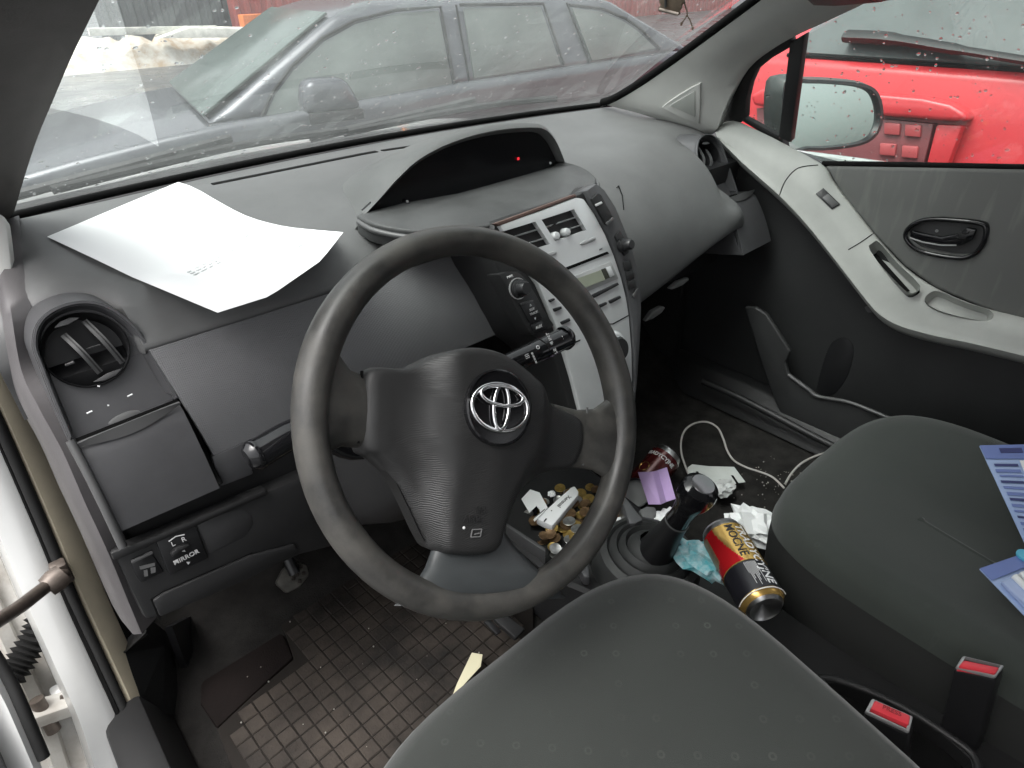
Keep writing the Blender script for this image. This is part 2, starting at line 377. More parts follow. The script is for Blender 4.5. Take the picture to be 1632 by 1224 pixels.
for k in range(5):
    wf = box('window', (-11+k*3, 24.97, 2.2), (1.2, .1, 1.5), M_white, hse, .01); box('pane', (-11+k*3, 24.93, 2.2), (1.0, .1, 1.3), M_gloss, wf, 0)
hs2 = thing('light_building', 'pale wall showing right of the red hall by the pillar', 'building', (42, 20, -.3))
box('wall', (38.5, wy+3.2, 3), (15, 6, 6.6), M_pale, hs2, .02)
box('roof', (38.5, wy+3.2, 6.45), (15.4, 6.4, .3), M_corrg, hs2, .02)
# heap of snow and rubble, boards and a barrier beam along the far kerb
M_snow = mat('dirty_snow', (.70, .70, .66), .8, .3, bump=.8, bscale=6, col2=(.36, .27, .18), vscale=2.6)
M_board = mat('pale_board', (.62, .61, .56), .7, .2, var=.15)
bm = bmesh.new(); nx, ny = 40, 12; R = []
for j in range(ny):
    row = []
    for i in range(nx):
        x = -1.0+8.6*i/(nx-1); v = j/(ny-1); e = math.sin(math.pi*v)*math.sin(math.pi*min(max((i+.6)/(nx), .02), .98))**.35
        z = -.3+.62*e*(.75+.35*random.random()); row.append(bm.verts.new((x+random.uniform(-.08, .08), 16.3+1.6*v, z)))
    R.append(row)
for A, B in zip(R, R[1:]):
    for i in range(nx-1): bm.faces.new((A[i], A[i+1], B[i+1], B[i]))
tag(obj('snow_heap', bm, M_snow, ang=50), 'bank of dirty white snow and rubble along the far side of the road', 'snow heap')
tag(box('beam', (4.3, 16.6, .43), (2.6, .12, .14), M_board, None, .01, Matrix.Rotation(rad(2), 3, 'Y')), 'long pale timber beam lying across the dirty snow bank', 'beam')
tag(prism('board', [(4.2, 16.2, .30), (6.1, 16.2, .20), (6.3, 16.3, .36), (4.9, 16.25, .46)], (.05, .5, .02), M_board, None, .01), 'pale board leaning on the snow bank by the wagon bonnet', 'board')
M_orange = mat('orange_plastic', (.65, .18, .05), .5, var=.1)
tag(box('orange_crate', (6.55, 16.8, .48), (.55, .3, .3), M_orange, None, .02), 'small orange crate on the snow bank in front of the grey shed', 'crate')

# ------------------------------------------------------------------ grey wagon across the front
M_wag = mat('grey_wagon_paint', (.085, .09, .10), .25, .5, metal=.3, coat=.2, var=.05, vscale=2)
M_wagg = mat('sky_toned_wagon_window', (.125, .145, .135), .32, .3, var=.12, vscale=3)  # pale base stands in for overcast sky mirrored in the wagon glass
M_tyre = mat('tyre_rubber', (.02, .02, .02), .8, .2)
M_rim = mat('alloy_rim', (.35, .35, .36), .35, metal=.8)
WO = V((.47, 3.0, -.29)); WE = V((.978, -.207, 0)).normalized(); WN = V((-WE.y, WE.x, 0))
def wl(s, wd, h): return WO+WE*s+WN*wd+V((0, 0, h))
wag = thing('grey_wagon', 'dark grey wet estate car parked across the front, nose to the left', 'car', WO)
prof = [(-1.45, .3), (-1.5, .5), (-1.42, .68), (-1.2, .8), (-.6, .90), (-.2, .955), (.1, .985), (1.4, 1.06), (2.9, 1.12), (3.2, 1.1), (3.28, .8), (3.34, .6), (3.28, .3), (2.9, .22), (-1.1, .2)]
bm = prism_bm([wl(s, 0, h) for s, h in prof], WN*1.76); bmesh.ops.recalc_face_normals(bm, faces=bm.faces); bev(bm, .05, 3)
body = obj('body', bm, M_wag, wag)
for s0 in (-.72, 2.1):
    for wd in (.02, 1.74):
        sg = -1 if wd < 1 else 1
        c = wl(s0, wd, .32)
        wh = lathe('wheel', c, WN*sg, [(0, -.1), (.2, -.1), (.3, -.1), (.325, -.07), (.325, .03), (.30, .05), (.22, .045)], M_tyre, wag)
        lathe('rim', c, WN*sg, [(.22, .046), (.2, .03), (.06, .055), (0, .06)], M_rim, wh)
# greenhouse: belt outline to roof outline
def belt(s): return 1.0+.042*s
G0 = [(-.02, .06), (3.12, .06), (3.12, 1.70), (-.02, 1.70)]
rows = [[wl(s, q, belt(s)-.03) for s, q in G0], [wl(s, q, 1.415) for s, q in ((.74, .20), (2.5, .20), (2.5, 1.56), (.74, 1.56))], [wl(s, q, 1.465) for s, q in ((.95, .30), (2.35, .30), (2.35, 1.46), (.95, 1.46))]]
bm = bmesh.new(); RR = [[bm.verts.new(p) for p in r] for r in rows]
for A, B in zip(RR, RR[1:]):
    for k in range(4): bm.faces.new((A[k], A[(k+1) % 4], B[(k+1) % 4], B[k]))
bm.faces.new(RR[-1]); bm.faces.new(RR[0][::-1]); bmesh.ops.recalc_face_normals(bm, faces=bm.faces); bev(bm, .09, 4, 12)
cabin = obj('cabin', bm, M_wag, wag)
gn = ((rows[0][1]-rows[0][0]).cross(rows[1][0]-rows[0][0])).normalized()
if gn.dot(CP-WO) < 0: gn = -gn
GP = (rows[0][0]+gn*.002, gn)
def wwin(px, nm='window', m=M_wagg, off=.006): return slab(nm, px, GP, .012, m, wag, off, .003)
w1 = wwin([(424, 184), (438, 152), (468, 112), (517, 66), (567, 38), (633, 21), (699, 16), (721, 134), (640, 150), (568, 162), (490, 176)])
w2 = wwin([(739, 12), (862, 10), (894, 103), (815, 116), (756, 125)])
w3 = wwin([(912, 12), (958, 18), (995, 34), (1020, 52), (1046, 77), (1000, 87), (944, 97)])
# weather strips round the glass
for ww, px in ((w1, [(417, 187), (433, 150), (463, 108), (513, 61), (564, 33), (632, 16), (702, 11), (725, 135)]), (w2, [(733, 8), (866, 6), (899, 104)]), (w3, [(907, 8), (960, 14), (998, 30), (1023, 48), (1052, 78)])):
    tube('window_seal', [at(a, b, pl=(GP[0]+gn*.006, gn)) for a, b in px], .009, M_rubber, ww, 6)
for px in ([(727, 8), (748, 128), (752, 160)], [(903, 4), (940, 100)]): tube('door_gap', [at(a, b, pl=(GP[0]+gn*.001, gn)) for a, b in px], .006, M_void, wag, 6)
# bonnet, windshield
ws = [wl(.0, .14, belt(0)-.0), wl(.72, .26, 1.405), wl(.72, 1.50, 1.405), wl(.0, 1.62, belt(0))]
wn = (ws[1]-ws[0]).cross(ws[3]-ws[0]).normalized(); wn = wn if wn.z > 0 else -wn
prism('windshield', [p+wn*.02 for p in ws], -wn*.014, mat('wagon_windshield', (.07, .095, .085), .2, .4, var=.1), wag, .004)
# wing mirror
mc = at(523, 150, pl=(wl(0, -.16, 0), WN))
bm = bmesh.new(); bmesh.ops.create_cube(bm, size=1)
for v in bm.verts:
    v.co = V((v.co.x*(.30 if v.co.z < 0 else .20), v.co.y*.17, v.co.z*.15)); v.co.x += (-.02 if v.co.z > 0 else 0)
bev(bm, .05, 4)
bmesh.ops.transform(bm, matrix=Matrix.Translation(mc) @ Matrix.Rotation(math.atan2(WE.y, WE.x), 4, 'Z'), verts=bm.verts)
wm = obj('wing_mirror', bm, M_wag, wag)
prism('mirror_foot', [mc+V((-.07, .02, -.05)), mc+V((.06, .02, -.05)), mc+V((.08, .16, -.13)), mc+V((-.02, .16, -.13))], (0, 0, .05), M_dark, wm, .008)
prism('mirror_base_band', [mc+WE*-.10+V((0, 0, -.066)), mc+WE*.14+V((0, 0, -.066)), mc+WE*.14+WN*-.08+V((0, 0, -.066)), mc+WE*-.13+WN*-.08+V((0, 0, -.066))], (0, 0, -.05), M_dark, wm, .006)
hd = box('door_handle', wl(1.05, -.02, .82), (.2, .04, .035), M_wag, wag, .012, Matrix.Rotation(math.atan2(WE.y, WE.x), 3, 'Z'))
box('door_handle', wl(1.9, -.02, .86), (.2, .04, .035), M_wag, wag, .012, Matrix.Rotation(math.atan2(WE.y, WE.x), 3, 'Z'))
for q in (.25, 1.5): prism('headlight', [wl(-1.44, q-.2, .62), wl(-1.15, q-.2, .80), wl(-1.15, q+.2, .80), wl(-1.44, q+.2, .62)], (0, 0, .02), M_glassS, wag, .01)

# ------------------------------------------------------------------ red hatchback on the right
M_red = mat('red_car_paint', (.54, .034, .042), .38, .45, coat=.25, var=.05, vscale=3)
M_redg = mat('grey_red_car_glass', (.10, .11, .11), .38, .18, var=.12, vscale=3)  # even dull grey glass with little mirror finish
RX, RYc = 1.80, .20
red = thing('red_hatchback', 'red hatchback with its tailgate towards the passenger window', 'car', (RX, RYc, 0))
rp = [(1.78, .25), (1.70, .34), (1.68, .5), (1.70, .60), (1.775, .635), (1.79, .72), (1.80, .86), (1.835, .985), (1.86, 1.0), (2.22, 1.44), (2.5, 1.50), (3.6, 1.47), (4.3, 1.02), (5.2, .82), (5.35, .6), (5.3, .25)]
bm = prism_bm([(x, RYc-.82, z) for x, z in rp], (0, 1.64, 0)); bmesh.ops.recalc_face_normals(bm, faces=bm.faces)
for v in bm.verts:                      # tumblehome
    if v.co.z > 1.0: v.co.y = RYc+(v.co.y-RYc)*(1-.28*(v.co.z-1.0))
bev(bm, .03, 3, 15); obj('body', bm, M_red, red)
rw0, rw1 = V((1.862, 0, 1.012)), V((2.19, 0, 1.405)); rn = V((-(rw1-rw0).z, 0, (rw1-rw0).x)).normalized()
RP = (rw0, rn)
prism('rear_window', [V((rw0.x, RYc-.68, rw0.z))+rn*.008, V((rw0.x, RYc+.68, rw0.z))+rn*.008, V((rw1.x, RYc+.56, rw1.z))+rn*.008, V((rw1.x, RYc-.56, rw1.z))+rn*.008], -rn*.02, M_redg, red, .004)
tube('window_seal', [V((rw0.x-.004, RYc-.70, rw0.z-.006)), V((rw0.x-.004, RYc, rw0.z-.006)), V((rw0.x-.004, RYc+.70, rw0.z-.006))], .007, M_void, red, 6)
wp = [at(1350, 58, pl=(rw0+rn*.04, rn)), at(1420, 62, pl=(rw0+rn*.045, rn)), at(1520, 78, pl=(rw0+rn*.045, rn)), at(1632, 96, pl=(rw0+rn*.04, rn)), at(1760, 116, pl=(rw0+rn*.04, rn))]
wpo = tube('wiper', cr(wp, 6), [.040]*7+[.032]*6+[.024]*12, M_dark, red, 8, flat=.5)
gp = (V((1.768, 0, .9)), V((-1, 0, .1)).normalized())
slab('tailgate_garnish', [(1196, 152), (1215, 141), (1260, 138), (1330, 142), (1400, 150), (1470, 156), (1515, 166), (1539, 180), (1541, 193), (1500, 192), (1440, 187), (1380, 183), (1300, 176), (1200, 168)], gp, .10, M_red, red, .035, .012, 3)
M_plate = mat('smoked_lens', (.20, .06, .065), .3, .5, var=.1)
M_lens = mat('red_lens', (.40, .07, .075), .3, .5)
pn = slab('lamp_panel', [(1205, 172), (1300, 180), (1392, 188), (1488, 197), (1466, 285), (1380, 280), (1290, 276), (1210, 270)], gp, .05, M_plate, red, .004, .004)
for (a, b) in ((1422, 205), (1455, 208), (1415, 238), (1450, 242), (1240, 190), (1242, 230)):
    slab('lens_block', [(a-13, b-10), (a+13, b-8), (a+11, b+11), (a-14, b+9)], gp, .02, M_lens, pn, .016, .004)
slab('lamp_surround', [(1492, 198), (1534, 200), (1500, 290), (1470, 285)], gp, .05, M_red, red, .012, .008)
tube('panel_gap', [V((1.767, RYc-.8, .665)), V((1.767, RYc+.8, .665))], .005, M_void, red, 6)
box('bumper_strip', (1.68, RYc, .5), (.03, 1.5, .06), M_dark, red, .01)
for q in (-.72, .72):
    wh = lathe('wheel', (2.45, RYc+q, .3), (0, math.copysign(1, q), 0), [(0, -.09), (.28, -.09), (.3, -.06), (.3, .06), (.27, .09), (.2, .085)], M_tyre, red); lathe('rim', (2.45, RYc+q, .3), (0, math.copysign(1, q), 0), [(.2, .086), (.18, .06), (0, .09)], M_rim, wh)
    wh = lathe('wheel', (4.7, RYc+q, .3), (0, math.copysign(1, q), 0), [(0, -.09), (.28, -.09), (.3, -.06), (.3, .06), (.27, .09), (.2, .085)], M_tyre, red); lathe('rim', (4.7, RYc+q, .3), (0, math.copysign(1, q), 0), [(.2, .086), (.18, .06), (0, .09)], M_rim, wh)

# ------------------------------------------------------------------ own car: shell round the cabin
own = thing('white_hatchback', 'white hatchback whose cabin is seen through the open driver door', 'car', (0, 0, 0))
def wsy(x): return .755-.19*x*x
# windshield: base curve, header curve
def wsp(u, v, off=0):                    # u -1..1 across, v 0..1 up
    x = (.655-.115*v)*u
    y = wsy(.655*u)+.035-(.71+.02*(1-u*u))*v; z = 1.005+.40*v+.018*(1-u*u)*v+.02*math.sin(math.pi*v)
    return V((x, y+off, z+off*.5))
wsh = thing('windshield', 'large raked windshield, wet and hazy, above the dashboard', 'windshield', (0, .75, 1.0))
nu, nv = 30, 14
bm = bmesh.new(); Rr = [[bm.verts.new(wsp(-1+2*i/nu, j/nv)) for i in range(nu+1)] for j in range(nv+1)]
for A, B in zip(Rr, Rr[1:]):
    for k in range(nu): bm.faces.new((A[k], A[k+1], B[k+1], B[k]))
bmesh.ops.solidify(bm, geom=bm.faces[:], thickness=.005); obj('glass', bm, M_glassW, wsh, 60)
tube('lower_seal', [wsp(-1+2*i/nu, 0)+V((0, -.012, .0)) for i in range(nu+1)], .006, M_void, wsh, 8)
# outside cowl, bonnet and wipers
rows = []
for y0, z in ((.055, .985), (.08, .995), (.16, .975), (.26, .965)): rows.append([V((-.68+1.36*i/20, wsy(-.68+1.36*i/20)+y0, z)) for i in range(21)])
loft('cowl', rows, M_dark, own, thick=.01)
rows = []
for y0, z, wd in ((.27, .968, .69), (.40, .958, .70), (.55, .925, .70), (.72, .86, .68), (.86, .76, .62), (.93, .62, .58), (.94, .3, .58)): rows.append([V((wd*(-1+2*i/20), wsy(wd*(-1+2*i/20))+y0, z-.05*(abs(-1+2*i/20))**4)) for i in range(21)])
loft('bonnet', rows, M_white, own, thick=.02)
for nm, pts in (('wiper_blade', [(-.50, .815, 1.008), (-.2, .845, 1.02), (.02, .835, 1.018)]), ('wiper_blade', [(.02, .85, 1.01), (.35, .825, 1.022), (.56, .79, 1.018)])):
    wb = tube(nm, cr(pts, 6), .007, M_rubber, own, 6)
    tube('wiper_arm', [V(pts[0])+V((-.05, .05, -.01)), V(pts[1])+V((0, .015, .012))], .008, M_dark, wb, 6)
# A pillars, cant rails, roof
def pillar(sg, name):
    out = []
    for v in [i/14 for i in range(15)]:
        a = wsp(sg*1.0, v); a.x = sg*(abs(a.x)-.03*(1-v)-.012); a.y -= .012
        out.append(a)
    return out
# the passenger pillar trim: windshield edge to door-window edge
pe = [(965, 167), (985, 160), (1030, 133), (1085, 95), (1140, 55), (1185, 22), (1225, -8), (1290, -60)]
pw = [(1112, 214), (1135, 214), (1146, 200), (1152, 180), (1168, 145), (1192, 108), (1225, 82), (1262, 60), (1320, 33), (1390, 0), (1480, -40)]
A = resample(cr([at(a, b, x=.60-.085*i/7) for i, (a, b) in enumerate(pe)], 6), 26)
B = resample(cr([at(a, b, x=.655-.05*i/10) for i, (a, b) in enumerate(pw)], 6), 26)
rows = []
for k in range(9):
    t = k/8; row = []
    for a, b in zip(A, B):
        q = a.lerp(b, t); q += V((-.012, -.02, .006))*math.sin(math.pi*t)*(.5 if k in (0, 8) else 1); row.append(q)
    rows.append(row)
rows.insert(0, [q+V((.014, .030, -.010)) for q in A]); rows.append([q+V((.035, .012, 0)) for q in B])
ptr = loft('windshield_pillar', rows, M_greyP, None, ang=60)
tag(ptr, 'light grey plastic trim of the passenger side windshield pillar', 'pillar')
tube('edge_seal', [a+V((.004, .012, .004)) for a in A], .0085, M_void, ptr, 8)
tw = [(1061, 165), (1112, 133), (1117, 140), (1115, 189), (1108, 194), (1063, 174)]
from mathutils.bvhtree import BVHTree
def hits(o, pts):                        # where outline points fall on a built surface, with its mean normal
    bt = BVHTree.FromPolygons([v.co.copy() for v in o.data.vertices], [tuple(p.vertices) for p in o.data.polygons]); hp = []; nn = V()
    for a, b in pts:
        h = bt.ray_cast(CP, ray(a, b).normalized())
        if h[0] is None: continue
        hp.append(h[0]); nn += h[1] if h[1].dot(CP-h[0]) > 0 else -h[1]
    return hp, nn.normalized()
hp, pnn = hits(ptr, cr2(tw, 4))
sp = prism('speaker_cover', [p+pnn*.0045 for p in hp], -pnn*.012, M_greyP, ptr, .0022, 3)
hp, _ = hits(ptr, ((1069, 166), (1109, 142), (1109, 184)))
prism('speaker_grille', [p+pnn*.0058 for p in hp], -pnn*.004, M_grey, sp, .0008)
# driver pillar
pd = [(-60, 372), (4, 348), (14, 330), (28, 280), (48, 215), (75, 145), (104, 70), (132, 0), (160, -70)]
A = resample(cr([at(a, b, y=y) for (a, b), y in zip(pd, (.70, .68, .66, .60, .52, .43, .34, .25, .17))], 6), 26)
lp = thing('driver_pillar', 'dark grey soft trimmed windshield pillar at the upper left', 'pillar', A[0])
M_pilL = mat('dark_pillar_cloth', (.075, .07, .068), .8, .2, bump=.5, bscale=700, var=.1)
rows = [[q+V((-.006, .035, -.004)) for q in A], [q+V((-.0, .012, 0)) for q in A], A, [q+V((-.012, -.030, .012)) for q in A], [q+V((-.05, -.062, .020)) for q in A], [q+V((-.10, -.07, .015)) for q in A], [q+V((-.12, -.03, 0)) for q in A]]
loft('pillar_trim', rows, M_pilL, lp, thick=.006, ang=70)
tube('edge_seal', [q+V((.0, .016, .002)) for q in A], .005, M_greyP, lp, 8)
tag(slab('trim_cap', cr2([(-10, 356), (6, 350), (12, 370), (20, 450), (23, 545), (12, 566), (-10, 566)], 3), (at(8, 460, y=.50), V((-.2, -.9, .4)).normalized()), .02, M_greyP, None, 0, .004), 'light grey trim cap at the left edge below the driver pillar', 'trim cap')
# roof, rear shell (behind the camera; shades the cabin)
roofm = mat('headliner', (.42, .41, .39), .9, .1, bump=.3, bscale=600)
rows = []
for y, z in ((.07, 1.425), (-.3, 1.47), (-1.0, 1.48), (-1.7, 1.45), (-2.1, 1.36)): rows.append([V((.56*(-1+2*i/12), y, z-.05*abs(-1+2*i/12)**3)) for i in range(13)])
loft('roof_lining', rows, roofm, own, thick=.012)
loft('roof_panel', [[p+V((0, 0, .03)) for p in r] for r in rows], M_white, own, thick=.008)
prism('tailgate', [(-.62, -2.1, .3), (.62, -2.1, .3), (.62, -2.1, 1.0), (-.62, -2.1, 1.0)], (0, -.1, 0), M_white, own, .02)
prism('rear_side_panel', [(.70, -.75, .3), (.70, -2.1, .3), (.70, -2.1, 1.02), (.70, -.75, 1.0)], (.08, 0, 0), M_white, own, .02)
prism('rear_side_panel', [(-.70, -.85, .3), (-.70, -2.1, .3), (-.70, -2.1, 1.02), (-.70, -.85, 1.0)], (-.08, 0, 0), M_white, own, .02)
prism('middle_pillar', [(.71, -.62, .95), (.71, -.8, .95), (.55, -.72, 1.45), (.55, -.6, 1.45)], (.05, 0, 0), M_greyP, own, .01)
prism('middle_pillar', [(-.71, -.78, .35), (-.71, -.95, .35), (-.71, -.95, .95), (-.56, -.85, 1.45), (-.56, -.75, 1.45), (-.71, -.78, .95)], (-.05, 0, 0), M_white, own, .01)
tag(slab('sun_visor', [(1283, -25), (1286, 2), (1296, 11), (1330, 12), (1400, 6), (1445, -4), (1450, -40)], (V((.40, .0, 1.26)), V((0, -.6, -.8)).normalized()), .014, M_dark, None, 0, .004), 'dark corner of the passenger sun visor at the top edge', 'sun visor')

# door opening on the driver side: seal, weatherstrip, white jamb
sealpx = [(-40, 575, .555), (0, 655, .545), (40, 745, .53), (85, 850, .50), (130, 960, .455), (175, 1060, .40), (215, 1150, .34), (245, 1240, .28), (290, 1340, .2)]
def seal(dx, dd=0, dz=0): return cr([at(a+dx, b, y=y+dd)+V((0, 0, dz)) for a, b, y in sealpx], 5)
tube('door_seal', seal(-12), .0075, M_rubber, own, 8)
def ribbon(name, d0, d1, y0, y1, m, th=.008):
    return loft(name, [seal(d0, y0), seal((d0+d1)/2, (y0+y1)/2-.006), seal(d1, y1)], m, own, thick=th, ang=60)
ribbon('weatherstrip', -2, 34, .005, .03, M_cream)
jam = loft('door_jamb', [seal(-14, .006), seal(-30, .0), seal(-60, .004), seal(-88, .012), seal(-96, .03), seal(-100, .10)], M_white, own, thick=.004, ang=50)
loft('hinge_pillar', [seal(-98, .10), seal(-130, .11), seal(-136, .10), seal(-150, .10), seal(-156, .112), seal(-190, .118), seal(-320, .12), seal(-520, .10)], M_whited, own, thick=.004, ang=25)
tube('seal_edge', seal(-22), .0035, M_void, own, 6)
strap = [at(102, 915, y=.46), at(80, 930, y=.44), at(60, 945, y=.42), at(30, 968, y=.39), at(-20, 1000, y=.34), at(-90, 1050, y=.28)]
M_strap = mat('greasy_steel', (.09, .075, .065), .45, .5, metal=.4, col2=(.16, .13, .11), vscale=40)
st = tube('door_check_strap', cr(strap, 5), .0085, M_strap, own, 8, flat=1.0)
lathe('strap_roller', at(88, 925, y=.44), (1, .3, .2), [(0, -.012), (.014, -.012), (.016, 0), (.014, .012), (0, .012)], M_strap, st)
box('strap_bracket', at(98, 912, y=.47), (.02, .02, .034), M_strap, st, .004)
bp = cr([at(70, 965, y=.52), at(60, 1005, y=.50), at(38, 1045, y=.485), at(15, 1080, y=.47), at(-30, 1115, y=.45)], 8)
tube('cable_gaiter', bp, [.0165+(.0045 if i % 2 else -.0025) for i in range(len(bp))], M_rubber, own, 12)
hg = thing('door_hinge', 'white painted driver door hinge on the dirty jamb', 'hinge', at(110, 1120, y=.46))
box('hinge_leaf', at(118, 1100, y=.46), (.05, .03, .045), M_white, hg, .006, Matrix.Rotation(rad(25), 3, 'X'))
box('hinge_arm', at(88, 1128, y=.43), (.07, .035, .022), M_whited, hg, .005, Matrix.Rotation(rad(20), 3, 'Y'))
lathe('hinge_pin', at(72, 1140, y=.425), (0, .3, 1), [(0, -.028), (.009, -.028), (.009, .028), (0, .028)], M_strap, hg)
lathe('bolt', at(105, 1112, y=.435), (0, -1, .3), [(.009, 0), (.009, .006), (0, .007)], M_strap, hg, 6)
# open driver door, only its shut edge shows
dd = thing('driver_door', 'open driver door edge with black seal at the lower left', 'door', at(0, 1130, y=.32))
de = [at(-40, 1045, y=.36), at(0, 1105, y=.33), at(28, 1165, y=.30), at(60, 1240, y=.27)]
loft('door_skin', [cr(de, 4), [q+V((-.03, .02, -.01)) for q in cr(de, 4)], [q+V((-.35, .10, -.02)) for q in cr(de, 4)]], M_white, dd, thick=.01)
loft('door_card', [[q+V((-.02, -.02, 0)) for q in cr(de, 4)], [q+V((-.4, -.01, 0)) for q in cr(de, 4)]], M_dark, dd, thick=.01)
tube('door_edge_seal', [q+V((.012, .012, .01)) for q in cr(de, 4)], .0065, M_rubber, dd, 8)
# ------------------------------------------------------------------ cabin floor, firewall, tunnel
fl = loft('car_floor', [[(-.70, y, z), (-.66, y, z), (-.2, y, z), (-.16, y, z), (.16, y, z), (.2, y, z), (.66, y, z), (.70, y, z)] for y, z in ((-1.9, .36), (-.2, .355), (.35, .355), (.50, .42), (.66, .60), (.72, .80), (.74, .97))], M_carpet, None, thick=.01)
struct(fl, 'dark carpeted floor and bulkhead of the car cabin')
# ------------------------------------------------------------------ dashboard
dash = thing('dashboard', 'grey moulded plastic dashboard across the car below the windshield', 'dashboard', (0, .5, .6))
def prof(x):
    wv = wsy(x)
    D = [(wv+.05, .985), (wv+.01, .999), (.68, 1.008), (.60, 1.010), (.52, 1.004), (.45, .990), (.395, .967), (.360, .943), (.345, .928), (.365, .915)]
    zb = .735+.075*smooth01(.15, .62, x)
    P = [(wv+.05, .985), (wv+.01, 1.0), (.66, 1.002), (.58, .996), (.49, .992), (.41, .978), (.335, .938), (.282, .868), (.266, zb+.02), (.285, zb)]
    t = smooth01(-.06, .20, x); e = smooth01(.57, .66, -x); g = smooth01(.529, .541, abs(x))
    r = []
    for k, (a, b) in enumerate(zip(D, P)):
        y, z = a[0]*(1-t)+b[0]*t, a[1]*(1-t)+b[1]*t-.03*e*(k > 1)
        if x > 0: g = smooth01(0, .012, x-.529-.060*smooth01(.925, .85, z))
        if y < .425: y += (.425-y)*g; z -= .006*g*(k-4)
        r.append((y, z))
    return r
xs = [-.655+1.31*i/72 for i in range(73)]
rows = []
for x in xs: rows.append(cr([V((x, y, z)) for y, z in prof(x)], 5))
PADR = rows
pad = loft('upper_pad', rows, M_dash, dash, thick=.012, ang=60)
# defroster slots in the pad
def padz(x, y):
    q = [p for p in PADR[min(range(73), key=lambda i: abs(xs[i]-x))]]
    for a, b in zip(q, q[1:]):
        if b.y <= y <= a.y: return a.z+(b.z-a.z)*(a.y-y)/max(a.y-b.y, 1e-6)
    return 1.0
for x0, x1 in ((-.315, -.02), (-.008, .20)):
    q = []
    for k in range(11):
        x = x0+(x1-x0)*k/10; q.append(V((x, .665-.02*abs(x), padz(x, .66))))
    tw_ = .0055
    loft('defroster_slot', [[p+V((0, -tw_, .0012)) for p in q], [p+V((0, tw_, .0012)) for p in q]], M_void, dash, thick=.002)
# driver side woven panel and its rim
TL, TR, BR, BL = V((-.524, .344, .928)), V((-.085, .344, .925)), V((-.036, .290, .802)), V((-.506, .290, .800))
pn_ = (TR-TL).cross(BL-TL).normalized(); pn_ = pn_ if pn_.y < 0 else -pn_
rows_p = []
for j in range(9):
    t = j/8; rows_p.append([(TL.lerp(BL, t)).lerp(TR.lerp(BR, t), i/24)+pn_*(.012*math.sin(math.pi*t)) for i in range(25)])
loft('driver_panel', rows_p, M_weave, dash, thick=.012)
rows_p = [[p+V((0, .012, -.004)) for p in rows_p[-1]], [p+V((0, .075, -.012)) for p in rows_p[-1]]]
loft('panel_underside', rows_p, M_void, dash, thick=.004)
# dark structure behind and below
prism('lower_structure', [(-.62, .36, .92), (-.62, .36, .66), (-.62, .52, .60), (-.62, .62, .92)], (.60, 0, 0), M_black, dash)
prism('lower_structure', [(.14, .34, .93), (.14, .36, .70), (.14, .52, .62), (.14, .62, .92)], (.52, 0, 0), M_black, dash)
prism('gap_filler', [at(a, b, y=.292) for a, b in ((176, 828), (345, 756), (420, 722), (470, 700), (480, 790), (420, 800), (200, 900))], V((0, .03, 0)), M_dark, dash, .003)
slab('panel_foot', [(338, 728), (392, 704), (404, 756), (352, 776)], (V((0, .284, .78)), V((0, -1, .2)).normalized()), .01, M_dash2, dash, 0, .002)
# steering column surround panel
SP = (V((0, .262, .70)), V((0, -1, .18)).normalized())
lowp = slab('knee_panel', [(180, 884), (240, 862), (330, 824), (425, 784), (500, 752), (560, 740), (570, 800), (540, 870), (478, 886), (400, 922), (262, 984), (232, 990)], SP, .05, M_dark, dash, 0, .006)
slab('panel_lip', [(176, 882), (240, 858), (330, 820), (425, 780), (428, 789), (332, 831), (243, 869), (182, 896)], SP, .02, M_dark, lowp, .006, .003)
slab('coin_recess', [(312, 838), (350, 820), (385, 810), (402, 818), (405, 836), (392, 856), (360, 872), (333, 885), (325, 862)], SP, .01, mat('recess_plastic', (.028, .028, .029), .5), lowp, .001, .003)
swm = slab('mirror_switch', [(248, 862), (312, 836), (333, 890), (270, 918)], SP, .012, M_black, lowp, .004, .002)
slab('dial_ridge', [(272, 884), (282, 874), (300, 868), (305, 870), (290, 880), (276, 890)], SP, .01, M_dark, swm, .010, .002)
def sptext(s, px, py, size, m=M_mark, par=lowp, sx=1, off=.0055, pl=SP, xd=(1, 0, .0), bold=0):
    n = pl[1]; c = at(px, py, pl=(pl[0]+n*off, n)); return text('lettering', s, size, c, xd, n.cross(V(xd)), m, par, .0003, sx=sx, bold=bold)
sptext('L', 276, 867, .0085, par=swm); sptext('R', 293, 860, .0085, par=swm); sptext('MIRROR', 297, 888, .0078, par=swm, bold=.0001)
tube('marking', [at(a, b, pl=(SP[0]+SP[1]*.0045, SP[1])) for a, b in ((269, 863), (280, 855), (294, 852))], .0007, M_mark, swm, 5)
for a, b, dx, dy in ((280, 895, -3, 0), (313, 880, 3, 0), (293, 878, 0, -3), (300, 897, 0, 3)):
    slab('arrow_mark', [(a+dx, b+dy), (a-dx*.4-dy, b-dy*.4+dx), (a-dx*.4+dy, b-dy*.4-dx)], SP, .0006, M_mark, swm, .0050)
lvs = slab('leveling_switch', [(208, 898), (243, 882), (262, 912), (224, 930)], SP, .012, M_black, lowp, .003, .002)
slab('switch_edge', [(209, 895), (243, 879), (245, 883), (211, 899)], SP, .004, M_lip, lvs, .006, .001)
for q in ([(222, 903), (247, 897), (247, 902), (224, 908)], [(229, 909), (235, 908), (236, 918), (230, 919)], [(240, 905), (248, 904), (248, 912), (241, 914)]): slab('switch_symbol', q, SP, .0006, M_markg, lvs, .0042)
fc = slab('fuse_cover', [(244, 958), (262, 946), (400, 886), (470, 868), (476, 880), (400, 922), (256, 984)], (SP[0]+V((0, -.002, 0)), SP[1]), .006, M_dark, lowp, .004, .0025)
